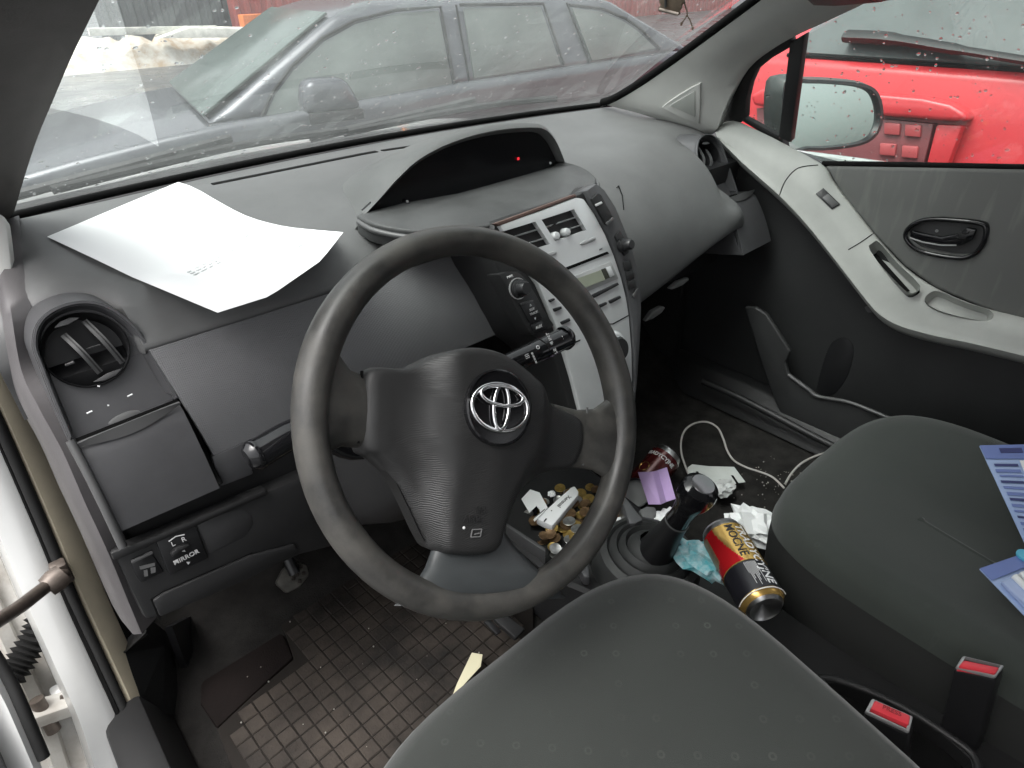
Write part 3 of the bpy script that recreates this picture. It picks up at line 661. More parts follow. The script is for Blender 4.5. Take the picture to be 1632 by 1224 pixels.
slab('cover_gap', [(240, 956), (262, 942), (402, 881), (404, 885), (263, 946), (247, 958), (258, 986), (254, 990)], SP, .002, M_void, lowp, .0015)

# outer vent pods, driver side traced, passenger side mirrored
DN = V((0, -.872, .49)).normalized(); DPL = (V((-.577, .361, .944)), DN)
pod_out = [(112, 702), (88, 646), (65, 587), (53, 552), (59, 519), (82, 496), (118, 483), (156, 484), (188, 499), (215, 522), (235, 552), (282, 634)]
def dpt(a, b, off=0): return at(a, b, pl=(DPL[0]+DN*off, DN))
VC = dpt(138, 556); VR = .0405
def build_pod(sg):
    F = (lambda p: p) if sg < 0 else (lambda p: V((-p.x, p.y, p.z)))
    fr = lambda vec: V((vec[0]*(1 if sg < 0 else -1), vec[1], vec[2]))
    oc = cr([dpt(a, b) for a, b in pod_out], 4); c0 = sum(oc, V())/len(oc)
    inn = [q.lerp(c0, .085)+DN*-.004 for q in oc]; inn2 = [q.lerp(c0, .13)+DN*-.012 for q in oc]
    out0 = [q+V((0, .07, -.012))+(q-c0)*.10 for q in oc]
    rowsF = [[F(q) for q in r] for r in (out0, [q+DN*.000+(q-c0)*.02 for q in oc], [q+DN*.006 for q in oc], [q.lerp(c0, .05)+DN*.006 for q in oc], inn, inn2)]
    pod = loft('vent_pod', rowsF, M_dash2, dash, thick=.004, ang=50)
    # face of the pod round the vent, with the hole cut
    face = prism('vent_face', [F(q+DN*.001) for q in [dpt(117, 700, -.010)]+inn2[1:-1]+[dpt(278, 635, -.010)]], fr(-DN*.02), M_dash2, pod, 0)
    cut(face, lathe('c', F(VC-DN*.04), fr(DN), [(0, 0), (VR, 0), (VR, .08), (0, .08)], None, keep=True, n=40))
    br = lathe('vent_barrel', F(VC-DN*.012), fr(DN), [(VR*.999, .006), (VR*.98, .008), (VR*.95, .004), (VR*.93, -.03), (0, -.032)], M_black, pod, 40)
    x_ = V((.62, .0, 0))
    for (a, b), (c, d) in (((101, 533), (160, 594)), ((134, 511), (196, 578))):
        p, q = dpt(a, b, -.012), dpt(c, d, -.012); mid = (p+q)/2+DN*.010
        sd_ = (q-p).normalized().cross(DN)
        cv = cr([p, mid, q], 6)
        loft('vent_louver', [[F(k-sd_*.0032) for k in cv], [F(k+sd_*.0032) for k in cv]], M_lip, br, thick=.002)
        loft('louver_blade', [[F(k) for k in cv], [F(k-DN*.016) for k in cv]], M_black, br, thick=.0015)
    for (a, b, c, d) in ((86, 523, 128, 506), (148, 609, 196, 586)):
        p, q = dpt(a, b, -.004), dpt(c, d, -.004); m_ = (p+q)/2
        od = (m_-VC).normalized()
        prism('vent_tab', [F(p), F(p.lerp(q, .3)+od*.004), F(p.lerp(q, .7)+od*.004), F(q), F(m_-od*.002)], fr(-DN*.004), M_lip, br, .0008)
    tube('louver_pin', [F(dpt(104, 582, -.014)), F(dpt(118, 577, -.012))], .0016, M_lip, br, 6)
    tube('louver_pin', [F(dpt(138, 556, -.014)), F(dpt(160, 549, -.014))], .0008, M_lip, br, 6)
    # storage box lid with finger notch
    lid = [dpt(114, 706, .004), dpt(283, 638, .004), at(350, 778, y=.268), at(186, 850, y=.268)]
    if sg > 0: lid = [q+V((-.045, -.020*(i > 1)-.004, 0)) for i, q in enumerate(lid)]
    ln = (lid[1]-lid[0]).cross(lid[3]-lid[0]).normalized(); ln = ln if ln.y < 0 else -ln
    rl = []
    for j in range(9):
        t = j/8; rl.append([F(lid[0].lerp(lid[3], t).lerp(lid[1].lerp(lid[2], t), i/14)+ln*(.007*math.sin(math.pi*(.15+.85*t)) - .006*(j == 0))) for i in range(15)])
    prism('box_body', [F(q-ln*.004) for q in lid], fr(V((0, .09, -.02))), M_dash2, pod, .003)
    ld = loft('storage_lid', rl, M_dash2, pod, thick=.006)
    rb = [F(lid[0].lerp(lid[1], t)+ln*.004+(lid[3]-lid[0])*(.03+.10*math.sin(math.pi*t))) for t in [i/14 for i in range(15)]]
    ra = [F(lid[0].lerp(lid[1], t)+ln*.006+(lid[3]-lid[0])*.01) for t in [i/14 for i in range(15)]]
    loft('lid_lip', [ra, rb], M_lip, ld, thick=.003)
    sb = [dpt(112, 702, -.002), dpt(283, 635, -.002), dpt(283, 640, -.002), dpt(113, 708, -.002)]
    prism('lid_gap', [F(q) for q in sb], fr(DN*.004), M_void, pod, 0)
    nt_ = cr2([(172, 676), (184, 664), (202, 656), (220, 654), (224, 660), (205, 668), (186, 677)], 3)
    prism('finger_notch', [F(dpt(a, b, .0012)) for a, b in nt_], fr(-DN*.003), M_dash, pod, .0008)
    # rails down both sides
    for p in () if sg > 0 else ([(112, 702), (140, 755), (168, 812), (196, 872)], [(283, 636), (305, 680), (330, 735), (350, 772)]):
        yy = [.31, .292, .275, .262] if p[0][0] < 200 else [.325, .31, .292, .272]
        rail = [F(at(a, b, y=y)) for (a, b), y in zip(p, yy)]
        tube('pod_rail', cr(rail, 4), .0045, M_lip if p[0][0] < 200 else M_void, pod, 8)
    return pod
podL = build_pod(-1); podR = build_pod(1)
# hood fairings of the pods into the pad
# dashboard end caps: the driver side one shows beside the door opening
ec = [(-.665, .70, .985), (-.66, .50, .985), (-.655, .42, .97), (-.648, .36, .93), (-.645, .30, .86), (-.645, .262, .78), (-.645, .262, .64)]
ecp = [at(a, b, y=y) for a, b, y in ((4, 352, .66), (6, 420, .52), (18, 500, .43), (34, 590, .40), (62, 650, .36), (100, 720, .325), (135, 800, .295), (172, 880, .272), (205, 960, .268), (226, 1010, .268))]
ecr = cr(ecp, 5)
loft('end_cap', [[q+V((.02, .012, 0)) for q in ecr], ecr, [q+V((-.008, .012, -.006)) for q in ecr], [q+V((-.013, .06, -.02)) for q in ecr], [q+V((-.016, .14, -.06)) for q in ecr]], mat('end_cap_plastic', (.085, .080, .082), .45, .5, bump=.2, bscale=900, var=.1), dash, thick=.006, ang=60)

# instrument hood, display, shelf
HY = .40
arch_px = [(579, 341), (608, 314), (638, 284), (667, 259), (708, 237), (755, 221), (799, 212), (843, 208.5), (864, 211), (879, 224), (890, 243), (897, 258)]
arch = cr([at(a, b, y=HY) for a, b in arch_px], 4)
bot_px = [(897, 258), (873, 271), (843, 289), (770, 309), (649, 342), (579, 341)]
ac = V((-.01, HY, 1.0))
def ar(f, dy, k=1.0, dz=0, td=0): return [V((ac.x+(q.x-ac.x)*f, HY+dy, ac.z+(q.z-ac.z)*k*f+dz-td*max(0, 1-(q.z-.995)/.030))) for q in arch]
M_hood = mat('hood_plastic', (.095, .097, .096), .6, .3, bump=.2, bscale=1500, var=.08)
hood = loft('instrument_hood', [ar(*q_) for q_ in ((.97, .012, .97), (1.0, 0, 1.0), (1.018, -.003, 1.05, .001, .004), (1.040, .003, 1.12, 0, .014), (1.070, .022, 1.14, -.004, .030), (1.10, .06, 1.08, -.010, .036), (1.12, .10, .95, -.018, .036), (1.13, .15, .75, -.028, .03), (1.13, .2, .45, -.036, .03))], M_hood, dash, ang=60)
bt = [at(a, b, y=y) for (a, b), y in zip(bot_px, (.40, .385, .372, .372, .385, .40))]
lens = [q+V((0, .012, 0)) for q in arch]
ins = prism('instrument_lens', [V((ac.x+(q.x-ac.x)*.965, q.y-.004, ac.z+(q.z-ac.z)*.99)) for q in lens]+[V((q.x, q.y+.028, q.z-.012)) for q in bt[1:-1]], (0, .010, 0), mat('smoked_lens_black', (.004, .004, .005), .22, .3), dash, 0)
M_led = mat('red_led', (.5, .02, .02), .4)
M_led.node_tree.nodes['Principled BSDF'].inputs['Emission Color'].default_value = (1, .03, .05, 1); M_led.node_tree.nodes['Principled BSDF'].inputs['Emission Strength'].default_value = .35
box('warning_light', at(826, 253, y=.402), (.004, .002, .004), M_led, ins, .0005)
for a, b in ((649, 321), (877, 260)): lathe('screw', at(a, b, y=.401), (0, -1, .2), [(.0022, 0), (.0018, .0012), (0, .0014)], M_silver2, ins, 10)
# shelf in front of the display
SHP = (V((0, .25, .982)), V((0, -.11, 1)).normalized())
shelf_px = [(568, 341), (588, 353), (617, 361), (652, 366), (690, 367), (740, 364), (793, 356), (843, 340), (890, 325), (922, 313), (943, 300), (951, 287), (944, 276), (926, 265), (897, 256)]
sf = [at(a, b, pl=SHP) for a, b in cr2(shelf_px, 4, False)]
shelf = prism('instrument_shelf', sf+[V((.16, .45, .985)), V((-.17, .45, .985))], (0, .006, -.03), mat('shelf_plastic', (.05, .051, .051), .55, .4, bump=.2, bscale=1500, var=.25, vscale=10), dash, .004, 3)
tube('shelf_edge', [q+V((0, -.003, -.010)) for q in sf[:-4]], .004, M_lip, shelf, 8)

# centre stack
SN = V((0, -1, .342)).normalized(); SPL = (V((0, .255, .985)), SN)
def S2(px, thick, m, par=None, off=0, bevel=0, nm='panel', seg=2): return slab(nm, px, SPL, thick, m, par, off, bevel, seg)
stk = thing('centre_stack', 'silver centre console panel with vents and car radio right of the wheel', 'console', (0, .2, .6))
S2([(790, 352), (925, 308), (948, 292), (962, 300), (980, 330), (995, 362), (1008, 395), (1016, 425), (1022, 460), (1024, 500), (1021, 560), (1017, 610), (1012, 670), (1004, 720), (930, 720), (905, 640), (880, 560), (846, 533), (820, 490), (795, 437), (780, 400)], .10, M_dark, stk, -.004, .006, 'stack_body')
sil = S2([(796, 357), (860, 336), (917, 314.5), (931, 316.5), (948, 341), (965.5, 374), (979, 407), (991, 443), (999, 476), (1003.5, 506), (1007.5, 558), (1008.5, 607), (1005, 656), (1000, 700), (938, 700), (926, 657), (912, 601), (899, 558), (884, 514), (872, 485), (858, 453), (838, 425), (815, 390)], .012, M_silver, stk, .004, .003, 'silver_fascia')
for q in ([(810, 369.5), (873, 350), (897, 387), (833, 408)], [(883, 347), (935, 330), (955, 364), (905, 382)]):
    cut(sil, prism_bm([at(a, b, pl=(SPL[0]+SN*.03, SN)) for a, b in q], -SN*.08))
def vent(q, sl, kx, ky):
    v = S2([(a, b) for a, b in q], .004, M_black, stk, -.022, 0, 'centre_vent')
    for (a, b), (c, d) in sl:
        p0, p1 = at(a, b, pl=(SPL[0]-SN*.001, SN)), at(c, d, pl=(SPL[0]-SN*.001, SN))
        sd_ = (p1-p0).normalized().cross(SN).normalized()
        prism('louver', [p0-sd_*.0022+SN*.002, p1-sd_*.0022+SN*.002, p1+sd_*.0022-SN*.010, p0+sd_*.0022-SN*.010], SN*.0022, M_silver, v, .0006)
    lathe('louver_knob', at(kx, ky, pl=(SPL[0]+SN*.002, SN)), SN, [(.0055, -.006), (.006, .002), (.005, .006), (0, .007)], M_silver, v, 14)
    for k in range(5):
        t = (k+.5)/5; a = at(q[0][0]+(q[1][0]-q[0][0])*t, q[0][1]+(q[1][1]-q[0][1])*t, pl=(SPL[0]-SN*.012, SN)); b = at(q[3][0]+(q[2][0]-q[3][0])*t, q[3][1]+(q[2][1]-q[3][1])*t, pl=(SPL[0]-SN*.012, SN))
        prism('vane', [a-V((.001, 0, 0)), b-V((.001, 0, 0)), b+V((.001, 0, 0)), a+V((.001, 0, 0))], -SN*.008, M_dark, v, 0)
vent([(808, 368), (875, 348), (899, 388), (831, 410)], (((820, 378), (880, 360)), ((829, 393), (888, 374.5))), 884, 376)
vent([(881, 346), (937, 328), (957, 365), (903, 384)], (((888, 357), (941, 340)), ((896, 370), (948, 352.5))), 901, 370)
S2([(789, 356), (860, 330), (917, 309), (920, 313), (862, 335), (797, 360)], .01, mat('brown_trim_line', (.10, .06, .05), .5), stk, .004, .001, 'trim_line')
for q in ([(925, 389), (929, 385), (946, 378), (950, 378), (950, 382), (944, 386), (929, 391)], [(872, 405), (884, 400), (888, 401), (886, 406), (878, 410)]): S2(q, .004, M_silver2, stk, .006, .001, 'eject_button')
S2([(895, 429), (968, 401), (971, 404), (898, 433)], .003, M_void, stk, .0055, 0, 'disc_slot')
dsp = S2([(914, 441), (974, 416.5), (986, 444), (934, 466)], .004, M_silver2, stk, .0065, .001, 'display_frame')
M_lcd = mat('lcd_glass', (.32, .34, .27), .15, .5, var=.05); M_lcd2 = mat('lcd_dark', (.05, .05, .04), .2)
S2([(920, 444), (958, 430), (965, 446), (931, 459)], .002, M_lcd, dsp, .0075, 0, 'display'); S2([(958.5, 429.5), (965, 427), (972, 442.5), (965.5, 445.5)], .002, M_lcd2, dsp, .0075, 0, 'display_bar'); S2([(966, 427), (973, 424), (980, 439), (973, 442)], .002, M_silver, dsp, .0085, .0006, 'display_button')
for q in ([(942, 471), (985, 450), (987, 454), (944, 477)], [(953, 487), (967, 481), (968, 485), (955, 492)], [(972, 479), (989, 471), (990.5, 475), (974, 484)], [(883, 492), (895, 488), (896, 492), (885, 497)], [(895, 513), (908, 507), (909.5, 511.5), (897, 517.5)], [(876, 478), (884, 475), (885, 478), (878, 482)]): S2(q, .006, M_black, stk, .0075, .0008, 'radio_button')
for q in ([(960, 516), (977, 515.5), (1003, 501.5), (1003, 503), (977.5, 517), (960, 517.5)], [(905, 550), (925, 541), (925, 543), (905, 552)]): S2(q, .002, M_void, stk, .0048, 0, 'fascia_seam')
sptext('DISC', 958, 397, .0035, M_markg, sil, off=.0046, pl=SPL)
for (a, b, rr) in ((978, 556, .024),):
    bo = lathe('dial_boss', at(a, b, pl=(SPL[0]+SN*.004, SN)), SN, [(rr*1.2, 0), (rr*1.1, .003), (rr, .0045), (rr*.9, .0045), (0, .004)], M_silver, stk, 28)
    if a > 960:
        kn = lathe('climate_dial', at(a, b, pl=(SPL[0]+SN*.012, SN)), SN, [(rr*.8, 0), (rr*.78, .012), (rr*.7, .016), (0, .016)], M_dark, bo, 24)
        lathe('dial_ring', at(a, b, pl=(SPL[0]+SN*.012, SN)), SN, [(rr*.80, .005), (rr*.84, .006), (rr*.84, .010), (rr*.80, .011)], M_chrome, kn, 24)
# dark side strips with small controls
rs = S2([(936, 303), (951, 292), (964, 302), (982, 330), (995, 361), (1007, 392), (1015, 420), (1021, 455), (1023, 490), (1021, 540), (1016, 610), (1011, 665), (1004, 700), (1008, 655), (1012, 607), (1011, 558), (1007, 506), (1003, 476), (995, 443), (983, 407), (969, 374), (952, 341)], .03, M_dash2, stk, .006, .003, 'side_strip')
S2([(944, 317), (953, 308), (958, 310), (979, 349), (970, 359), (966, 357)], .006, M_dark, rs, .010, .001, 'passenger_lamp'); S2([(949, 326), (959, 321), (961, 324), (951, 329)], .002, M_mark, rs, .0115, .0004, 'lamp_mark')
S2([(966, 356), (977, 346), (980, 348), (969, 359.5)], .003, M_lip, rs, .0125, .0006, 'lamp_lip')
S2([(981, 377), (988, 366), (996, 380), (1003, 402), (996, 408)], .004, M_dark, rs, .009, .001, 'knob_plate')
kb = lathe('audio_knob', at(990, 391, pl=(SPL[0]+SN*.008, SN)), SN, [(.0105, 0), (.0105, .008), (.008, .010), (.008, .020), (.0065, .022), (0, .022)], M_black, rs, 22)
for k in range(3):
    a, b = 1000+k*3.5, 424+k*15; S2([(a-5, b-6), (a+5, b-9), (a+8, b+4), (a-2, b+8)], .005, M_dark, rs, .010, .0008, 'menu_button')
S2([(1009, 471), (1016, 458), (1018, 460), (1011, 475)], .003, M_lip, rs, .009, .0006, 'strip_lip')
ls = S2([(795, 437), (806, 433), (826, 433), (840, 446), (855, 470), (868, 495), (884, 519), (870, 527), (848, 534), (843, 527), (824, 496), (805, 453)], .03, M_dark, stk, .006, .002, 'side_strip')
lathe('audio_knob_ring', at(824, 460, pl=(SPL[0]+SN*.006, SN)), SN, [(.0145, 0), (.0150, .003), (.0135, .003), (.0130, 0)], M_silver2, ls, 26)
lathe('audio_knob', at(824, 460, pl=(SPL[0]+SN*.006, SN)), SN, [(.0125, 0), (.0125, .008), (.0095, .010), (.009, .019), (.008, .021), (0, .021)], M_black, ls, 26)
S2([(829, 485), (849, 479), (865, 507), (845, 515)], .005, M_black, ls, .009, .0012, 'track_button'); S2([(830, 483), (850, 478), (851, 480), (831, 486)], .003, M_lip, ls, .010, .0004, 'button_edge')
S2([(846, 518), (864, 511), (871, 523), (852, 531)], .005, M_black, ls, .009, .0012, 'aux_socket')
XS = V((1, 0, 0))
for s, a, b, z_ in (('^', 846, 488, .008), ('SEEK', 848, 493, .0048), ('TRACK', 851, 499, .0048), ('v', 853, 507, .008), ('AUX', 859, 521, .006), ('PWR', 813, 441, .005)): sptext(s, a, b, z_, M_mark, ls, off=.0096, pl=SPL)
# two pale grey crescents under the glove box
for q in ([(1068, 461), (1082, 449), (1098, 443), (1099, 446), (1088, 455), (1072, 462)], [(1029, 513), (1040, 497), (1055, 489), (1061, 490), (1055, 499), (1040, 509)]): slab('glove_box_crescent', q, (V((0, .29, .72)), V((0, -1, 0))), .01, mat('crescent_grey', (.16, .162, .16), .5), dash, 0, .002)
# seam left of the passenger dash
tube('pad_seam', [at(a, b, y=y) for a, b, y in ((983, 299, .345), (986, 296, .35), (992, 312, .32), (994, 334, .295))], .0009, M_void, dash, 6)
# ------------------------------------------------------------------ steering column and wheel
WT = rad(30.94); WCn = V((-.324, 0, .915)); WNn = V((0, -math.cos(WT), math.sin(WT))); PHI = rad(-30)
U0, V0 = V((1, 0, 0)), V((0, math.sin(WT), math.cos(WT)))
WU = U0*math.cos(PHI)+V0*math.sin(PHI); WV = -U0*math.sin(PHI)+V0*math.cos(PHI)
def W3(a, b, h=0): return WCn+WU*a+WV*b+WNn*h
colm = thing('steering_column', 'black column shroud with indicator and wiper stalks behind the wheel', 'steering column', WCn-WNn*.1)
rows = []
for h, wx, wz, dz in ((-.055, .050, .046, 0), (-.075, .062, .058, -.004), (-.14, .070, .070, -.012), (-.22, .078, .085, -.022), (-.36, .085, .09, -.03)):
    c = WCn+WNn*h+V0*dz
    rows.append([c+U0*wx*math.copysign(abs(math.cos(t))**.6, math.cos(t))+V0*wz*math.copysign(abs(math.sin(t))**.6, math.sin(t)) for t in [2*math.pi*k/24 for k in range(24)]])
loft('shroud', rows, M_dark, colm, closed=True, cap=True, ang=60)
def stalk(p, cap):
    q = cr(p, 5); n = len(q)
    s = tube('stalk', q, [.009+.0065*smooth01(.2, .7, i/(n-1)) for i in range(n)], M_gloss, colm, 12, flat=.8)
    d = (q[-1]-q[-2]).normalized()
    lathe('stalk_cap', q[-1], d, [(.0148, 0), (.0152, .001), (.0145, .006), (.010, .011), (0, .012)], cap, s, 16)
    tube('stalk_ring', [q[int(n*.72)]-d*.0004, q[int(n*.72)]+d*.0006], .0158, M_void, s, 14, flat=.82)
    return s, q, d
tipL = at(412, 722, y=.105); tipR = at(898, 540, y=.085)
sL, _, _ = stalk([WCn-WNn*.10+U0*-.05, WCn-WNn*.10+U0*-.10+V((0, .01, .01)), tipL+V((.05, .002, 0)), tipL], M_gloss)
sR, qR, dR = stalk([WCn-WNn*.10+U0*.05, tipR+V((-.12, .002, -.002)), tipR+V((-.05, 0, 0)), tipR], M_gloss)
up_ = (V((-.3, -.75, .55))-dR*V((-.3, -.75, .55)).dot(dR)).normalized(); vd = up_.cross(dR)
for s, t, z, o_ in (('OFF INT', .030, .006, .004), ('LO HI', .030, .006, -.004), ('- - -', .012, .006, 0), ('III', .070, .008, .0), ('o', .052, .010, .004), ('====', .062, .006, -.005)):
    c = tipR-dR*t+up_*.0135+vd*o_; text('stalk_print', s, z, c, vd, up_.cross(vd), M_mark, sR, .0003)
sw = thing('steering_wheel', 'worn dark grey three spoke steering wheel with chrome emblem', 'steering wheel', WCn)
ring = []
for k in range(96):
    t = 2*math.pi*k/96; ring.append((t, W3(.1705*math.cos(t), .1705*math.sin(t))))
bm = bmesh.new(); RR = []
for t, c in ring:
    rd = (c-WCn).normalized(); fat = 1+.10*math.exp(-((math.sin(t)-.25)/.35)**2)
    RR.append([bm.verts.new(c+(rd*math.cos(a)*.0140+WNn*math.sin(a)*.0165)*fat) for a in [2*math.pi*j/18 for j in range(18)]])
for i in range(96):
    for j in range(18): bm.faces.new((RR[i][j], RR[(i+1) % 96][j], RR[(i+1) % 96][(j+1) % 18], RR[i][(j+1) % 18]))
obj('rim', bm, M_wheel, sw, 80)
def spoke(sec, m, nm='spoke'):
    """sec: (centre a, centre b, half-size along tangent dir, thickness, height) from hub to rim"""
    rr = []
    for ca, cb, ta, tb, th, h in sec:
        c = W3(ca, cb, h); T = (WU*ta+WV*tb); row = []
        for k in range(16):
            t = 2*math.pi*k/16; row.append(c+T*math.copysign(abs(math.cos(t))**.7, math.cos(t))+WNn*th*math.copysign(abs(math.sin(t))**.8, math.sin(t)))
        rr.append(row)
    return loft(nm, rr, m, sw, closed=True, cap=True, ang=60)
for sg in (-1, 1):
    spoke([(sg*.085, -.008, 0, .034, .012, -.018), (sg*.118, -.008, 0, .031, .011, -.016), (sg*.138, -.007, 0, .033, .011, -.010), (sg*.154, -.004, 0, .044, .011, -.004), (sg*.168, 0, 0, .064, .008, 0)], M_wheel)
spoke([(-.012, -.09, .034, 0, .012, -.020), (.002, -.120, .044, 0, .012, -.014), (.007, -.139, .060, 0, .013, -.006), (.010, -.155, .078, 0, .012, 0), (.010, -.168, .092, 0, .006, 0)], mat('spoke_cover', (.036, .040, .0415), .42, .5, bump=.1, var=.1, vscale=12))
# airbag cover: domed pad
hubo = [(-.124, .028), (-.089, .035), (-.061, .052), (-.026, .062), (.012, .057), (.048, .040), (.072, .024), (.113, .014), (.122, .002), (.123, -.020), (.110, -.040), (.078, -.046), (.044, -.070), (.028, -.100), (.016, -.122), (-.014, -.128), (-.042, -.125), (-.054, -.114), (-.073, -.084), (-.089, -.062), (-.109, -.047), (-.121, -.039), (-.124, -.005)]
ho = cr([(a, b, 0) for a, b in hubo], 5, True)
def hh(a, b):
    core = smooth01(.078, .044, abs(a+.012*smooth01(-.02, -.1, b))*(1+9*max(-b-.03, 0))); hgt = .000+.020*core
    return hgt-.010*smooth01(.01, -.12, b)+.003*math.exp(-(a/.02)**2)
def wpx(px, py, h=0):
    q = at(px, py, pl=(WCn+WNn*h, WNn))-WCn; return q.dot(WU), q.dot(WV)
rows = [[W3(q.x*.985, q.y*.985, -.035) for q in ho], [W3(q.x, q.y, -.012) for q in ho]]
for k, e in ((.985, -.006), (.95, -.0015), (.88, 0), (.78, 0), (.66, 0), (.52, 0), (.38, 0), (.24, 0), (.1, 0), (.01, 0)): rows.append([W3(q.x*k, q.y*k+(-.008)*(1-k), hh(q.x*k, q.y*k-.008*(1-k))+e) for q in ho])
pad_ = loft('airbag_cover', rows, M_ridge, sw, closed=True, cap=True, ang=60)
# emblem
EC = (-.005, .007)
lathe('emblem_recess', W3(EC[0], EC[1], hh(0, 0)-.004), WNn, [(.0355, 0), (.0355, .0062), (.034, .0072), (.033, .0056), (0, .0056)], M_gloss, pad_, 40)
def ering(nm, ca, cb, ra, rb, r_, h): return tube(nm, [W3(EC[0]+ca+ra*math.cos(t), EC[1]+cb+rb*math.sin(t), h) for t in [2*math.pi*k/48 for k in range(48)]], r_, M_chrome, pad_, 8, True)
EH = hh(0, 0)+.003
ering('emblem_oval', 0, 0, .0305, .0215, .0021, EH); ering('emblem_oval', 0, .0, .0082, .0203, .0019, EH+.0012); ering('emblem_oval', 0, .0105, .0228, .0088, .0019, EH+.0020)
for s, (a, b), z in (('SRS', wpx(765, 813, .012), .0085), ('AIRBAG', wpx(760, 828, .012), .0085)): text('embossed_letters', s, z, W3(a, b, hh(a, b)+.0006), WU, WV, M_dark, pad_, .0005)
for k in range(4):
    qa = [wpx(*p, .012) for p in ((750, 856), (764, 855), (766, 843), (752, 844))]; a0, b0 = qa[k]; a1, b1 = qa[(k+1) % 4]
    tube('embossed_mark', [W3(a0, b0, hh(a0, b0)+.0012), W3(a1, b1, hh(a1, b1)+.0012)], .0006, M_markg, pad_, 5)
tube('embossed_mark', [W3(*wpx(754, 851, .012), hh(0, -.1)+.001), W3(*wpx(763, 849, .012), hh(0, -.1)+.001)], .0006, M_markg, pad_, 5)
lathe('cover_peg', W3(*wpx(738, 841, .012), hh(0, -.1)), WNn, [(.0015, 0), (0, .002)], M_mark, pad_, 8)
for sg in (-1, 1): tube('cover_seam', [W3(sg*.127, .026, -.008), W3(sg*.1265, -.005, -.006), W3(sg*.124, -.036, -.008)], .0014, M_lip if sg > 0 else M_void, sw, 6)

# ------------------------------------------------------------------ seats
def cushion(nm, x0, x1, y0, y1, ztop, zbot, mtop, mside, par, bow=.03, tilt=.03, ex=4.5, taper=0):
    cx, cy, hx, hy = (x0+x1)/2, (y0+y1)/2, (x1-x0)/2, (y0-y1)/2; n = 72; rows = []
    lv = [(.90, zbot), (.975, zbot+.03), (1.0, ztop-.085), (1.0, ztop-.05), (.985, ztop-.030), (.955, ztop-.014), (.90, ztop-.004), (.80, ztop+.001), (.6, ztop+.002), (.35, ztop), (.02, ztop)]
    for k, z in lv:
        r_ = []
        for i in range(n):
            t = 2*math.pi*i/n; c, s = math.cos(t), math.sin(t)
            a = math.copysign(abs(c)**(2/ex), c)*k; b = math.copysign(abs(s)**(2/ex), s)*k
            yb = bow*(1-a*a)*max(b, 0); zz = z
            if z > zbot+.04: zz += tilt*(b*.5) + .012*(abs(a)**3)*k - .012*(1-abs(a)) - .025*max(b-.8, 0)*4*(.3)
            r_.append(V((cx+a*hx-taper*(1-b)*.5*max(a, 0), cy+b*hy+yb, zz)))
        rows.append(r_)
    sd_ = loft(nm, rows[3:], mtop, par, closed=True, cap=True, ang=70)
    return sd_, loft('cushion_side', [[q+(q-V((cx, cy, q.z)))*-.004 for q in r] for r in rows[:4]], mside, par, closed=True, cap=False, ang=70)
ds = thing('driver_seat', 'near grey cloth driver seat cushion with small ring pattern', 'seat', (-.34, -.3, .36))
cushion('cushion', -.62, -.098, -.048, -.60, .668, .42, M_seat, M_seatside, ds, bow=.012, tilt=.01, ex=3.6, taper=.10)
ps = thing('passenger_seat', 'far grey cloth passenger seat cushion with two blue packets on it', 'seat', (.32, -.3, .36))
cushion('cushion', .066, .556, -.098, -.64, .592, .38, M_seatP, M_seatside, ps, bow=.022, tilt=.02, ex=4.2)
hp, _ = hits([c for c in ps.children if c.name.startswith('cushion') and 'side' not in c.name][0], cr2([(1466, 826), (1474, 832), (1500, 848), (1540, 872), (1580, 896), (1610, 914)], 5, False))
tube('cushion_fold', [p-V((0, 0, .0052)) for p in hp], [.008]*4+[.0066]*(len(hp)-4), M_seatP, ps, 8)
for nm, s_, x0, x1 in (('backrest', ds, -.59, -.11), ('backrest', ps, .105, .55)):
    rr = []
    for z, y, k in ((.50, -.60, .85), (.55, -.62, 1), (.75, -.68, 1.0), (1.0, -.76, .95), (1.12, -.81, .8), (1.16, -.84, .4)):
        cx, hx = (x0+x1)/2, (x1-x0)/2*k
        rr.append([V((cx+hx*math.copysign(abs(math.cos(t))**.5, math.cos(t)), y-.05+.05*math.copysign(abs(math.sin(t))**.5, math.sin(t)), z)) for t in [2*math.pi*i/24 for i in range(24)]])
    loft(nm, rr, M_seat, s_, closed=True, cap=True, ang=70)
    hx = (x0+x1)/2; box('headrest', (hx, -.86, 1.27), (.24, .08, .14), M_seat, s_, .03, seg=3)
    for d in (-.06, .06): tube('headrest_post', [(hx+d, -.85, 1.14), (hx+d, -.86, 1.24)], .006, M_chrome, s_, 8)
    for d in (x0+.03, x1-.03): box('seat_rail', (d, -.35, .385), (.03, .5, .04), M_black, s_, .004)
for nm, (x0, x1, y0, y1, z) in (('lower', (-.58, -.12, -.10, -.58, .40)), ('lower', (.12, .53, -.13, -.62, .40))): pass
# seat belt buckles
def buckle(label, quad, red_px, z, dn, txt_=None):
    b = thing('belt_buckle', label, 'buckle', at(*quad[0], z=z-.1), 'seat belt buckles')
    q = [at(a, c, z=z) for a, c in quad]; c0 = sum(q, V())/4
    prism('buckle_body', [p.lerp(c0, -.06)-V((0, 0, .004)) for p in q], dn, M_black, b, .005, 3)
    fr_ = prism('buckle_frame', q, V((0, 0, -.006)), M_silver2, b, .002)
    cut(fr_, prism_bm([p.lerp(c0, .16)+V((0, 0, .01)) for p in q], V((0, 0, -.03))))
    rq = [at(a, c, z=z+.002) for a, c in red_px]; bt_ = prism('release_button', rq, V((0, 0, -.02)), M_redb, b, .0022)
    if txt_:
        xd = rq[1]-rq[0]; text('lettering', 'PRESS', .0075, sum(rq, V())/4+V((0, 0, .0026)), xd, V((0, 0, 1)).cross(xd), mat('red_print', (.25, .01, .015), .5), bt_, .0002)
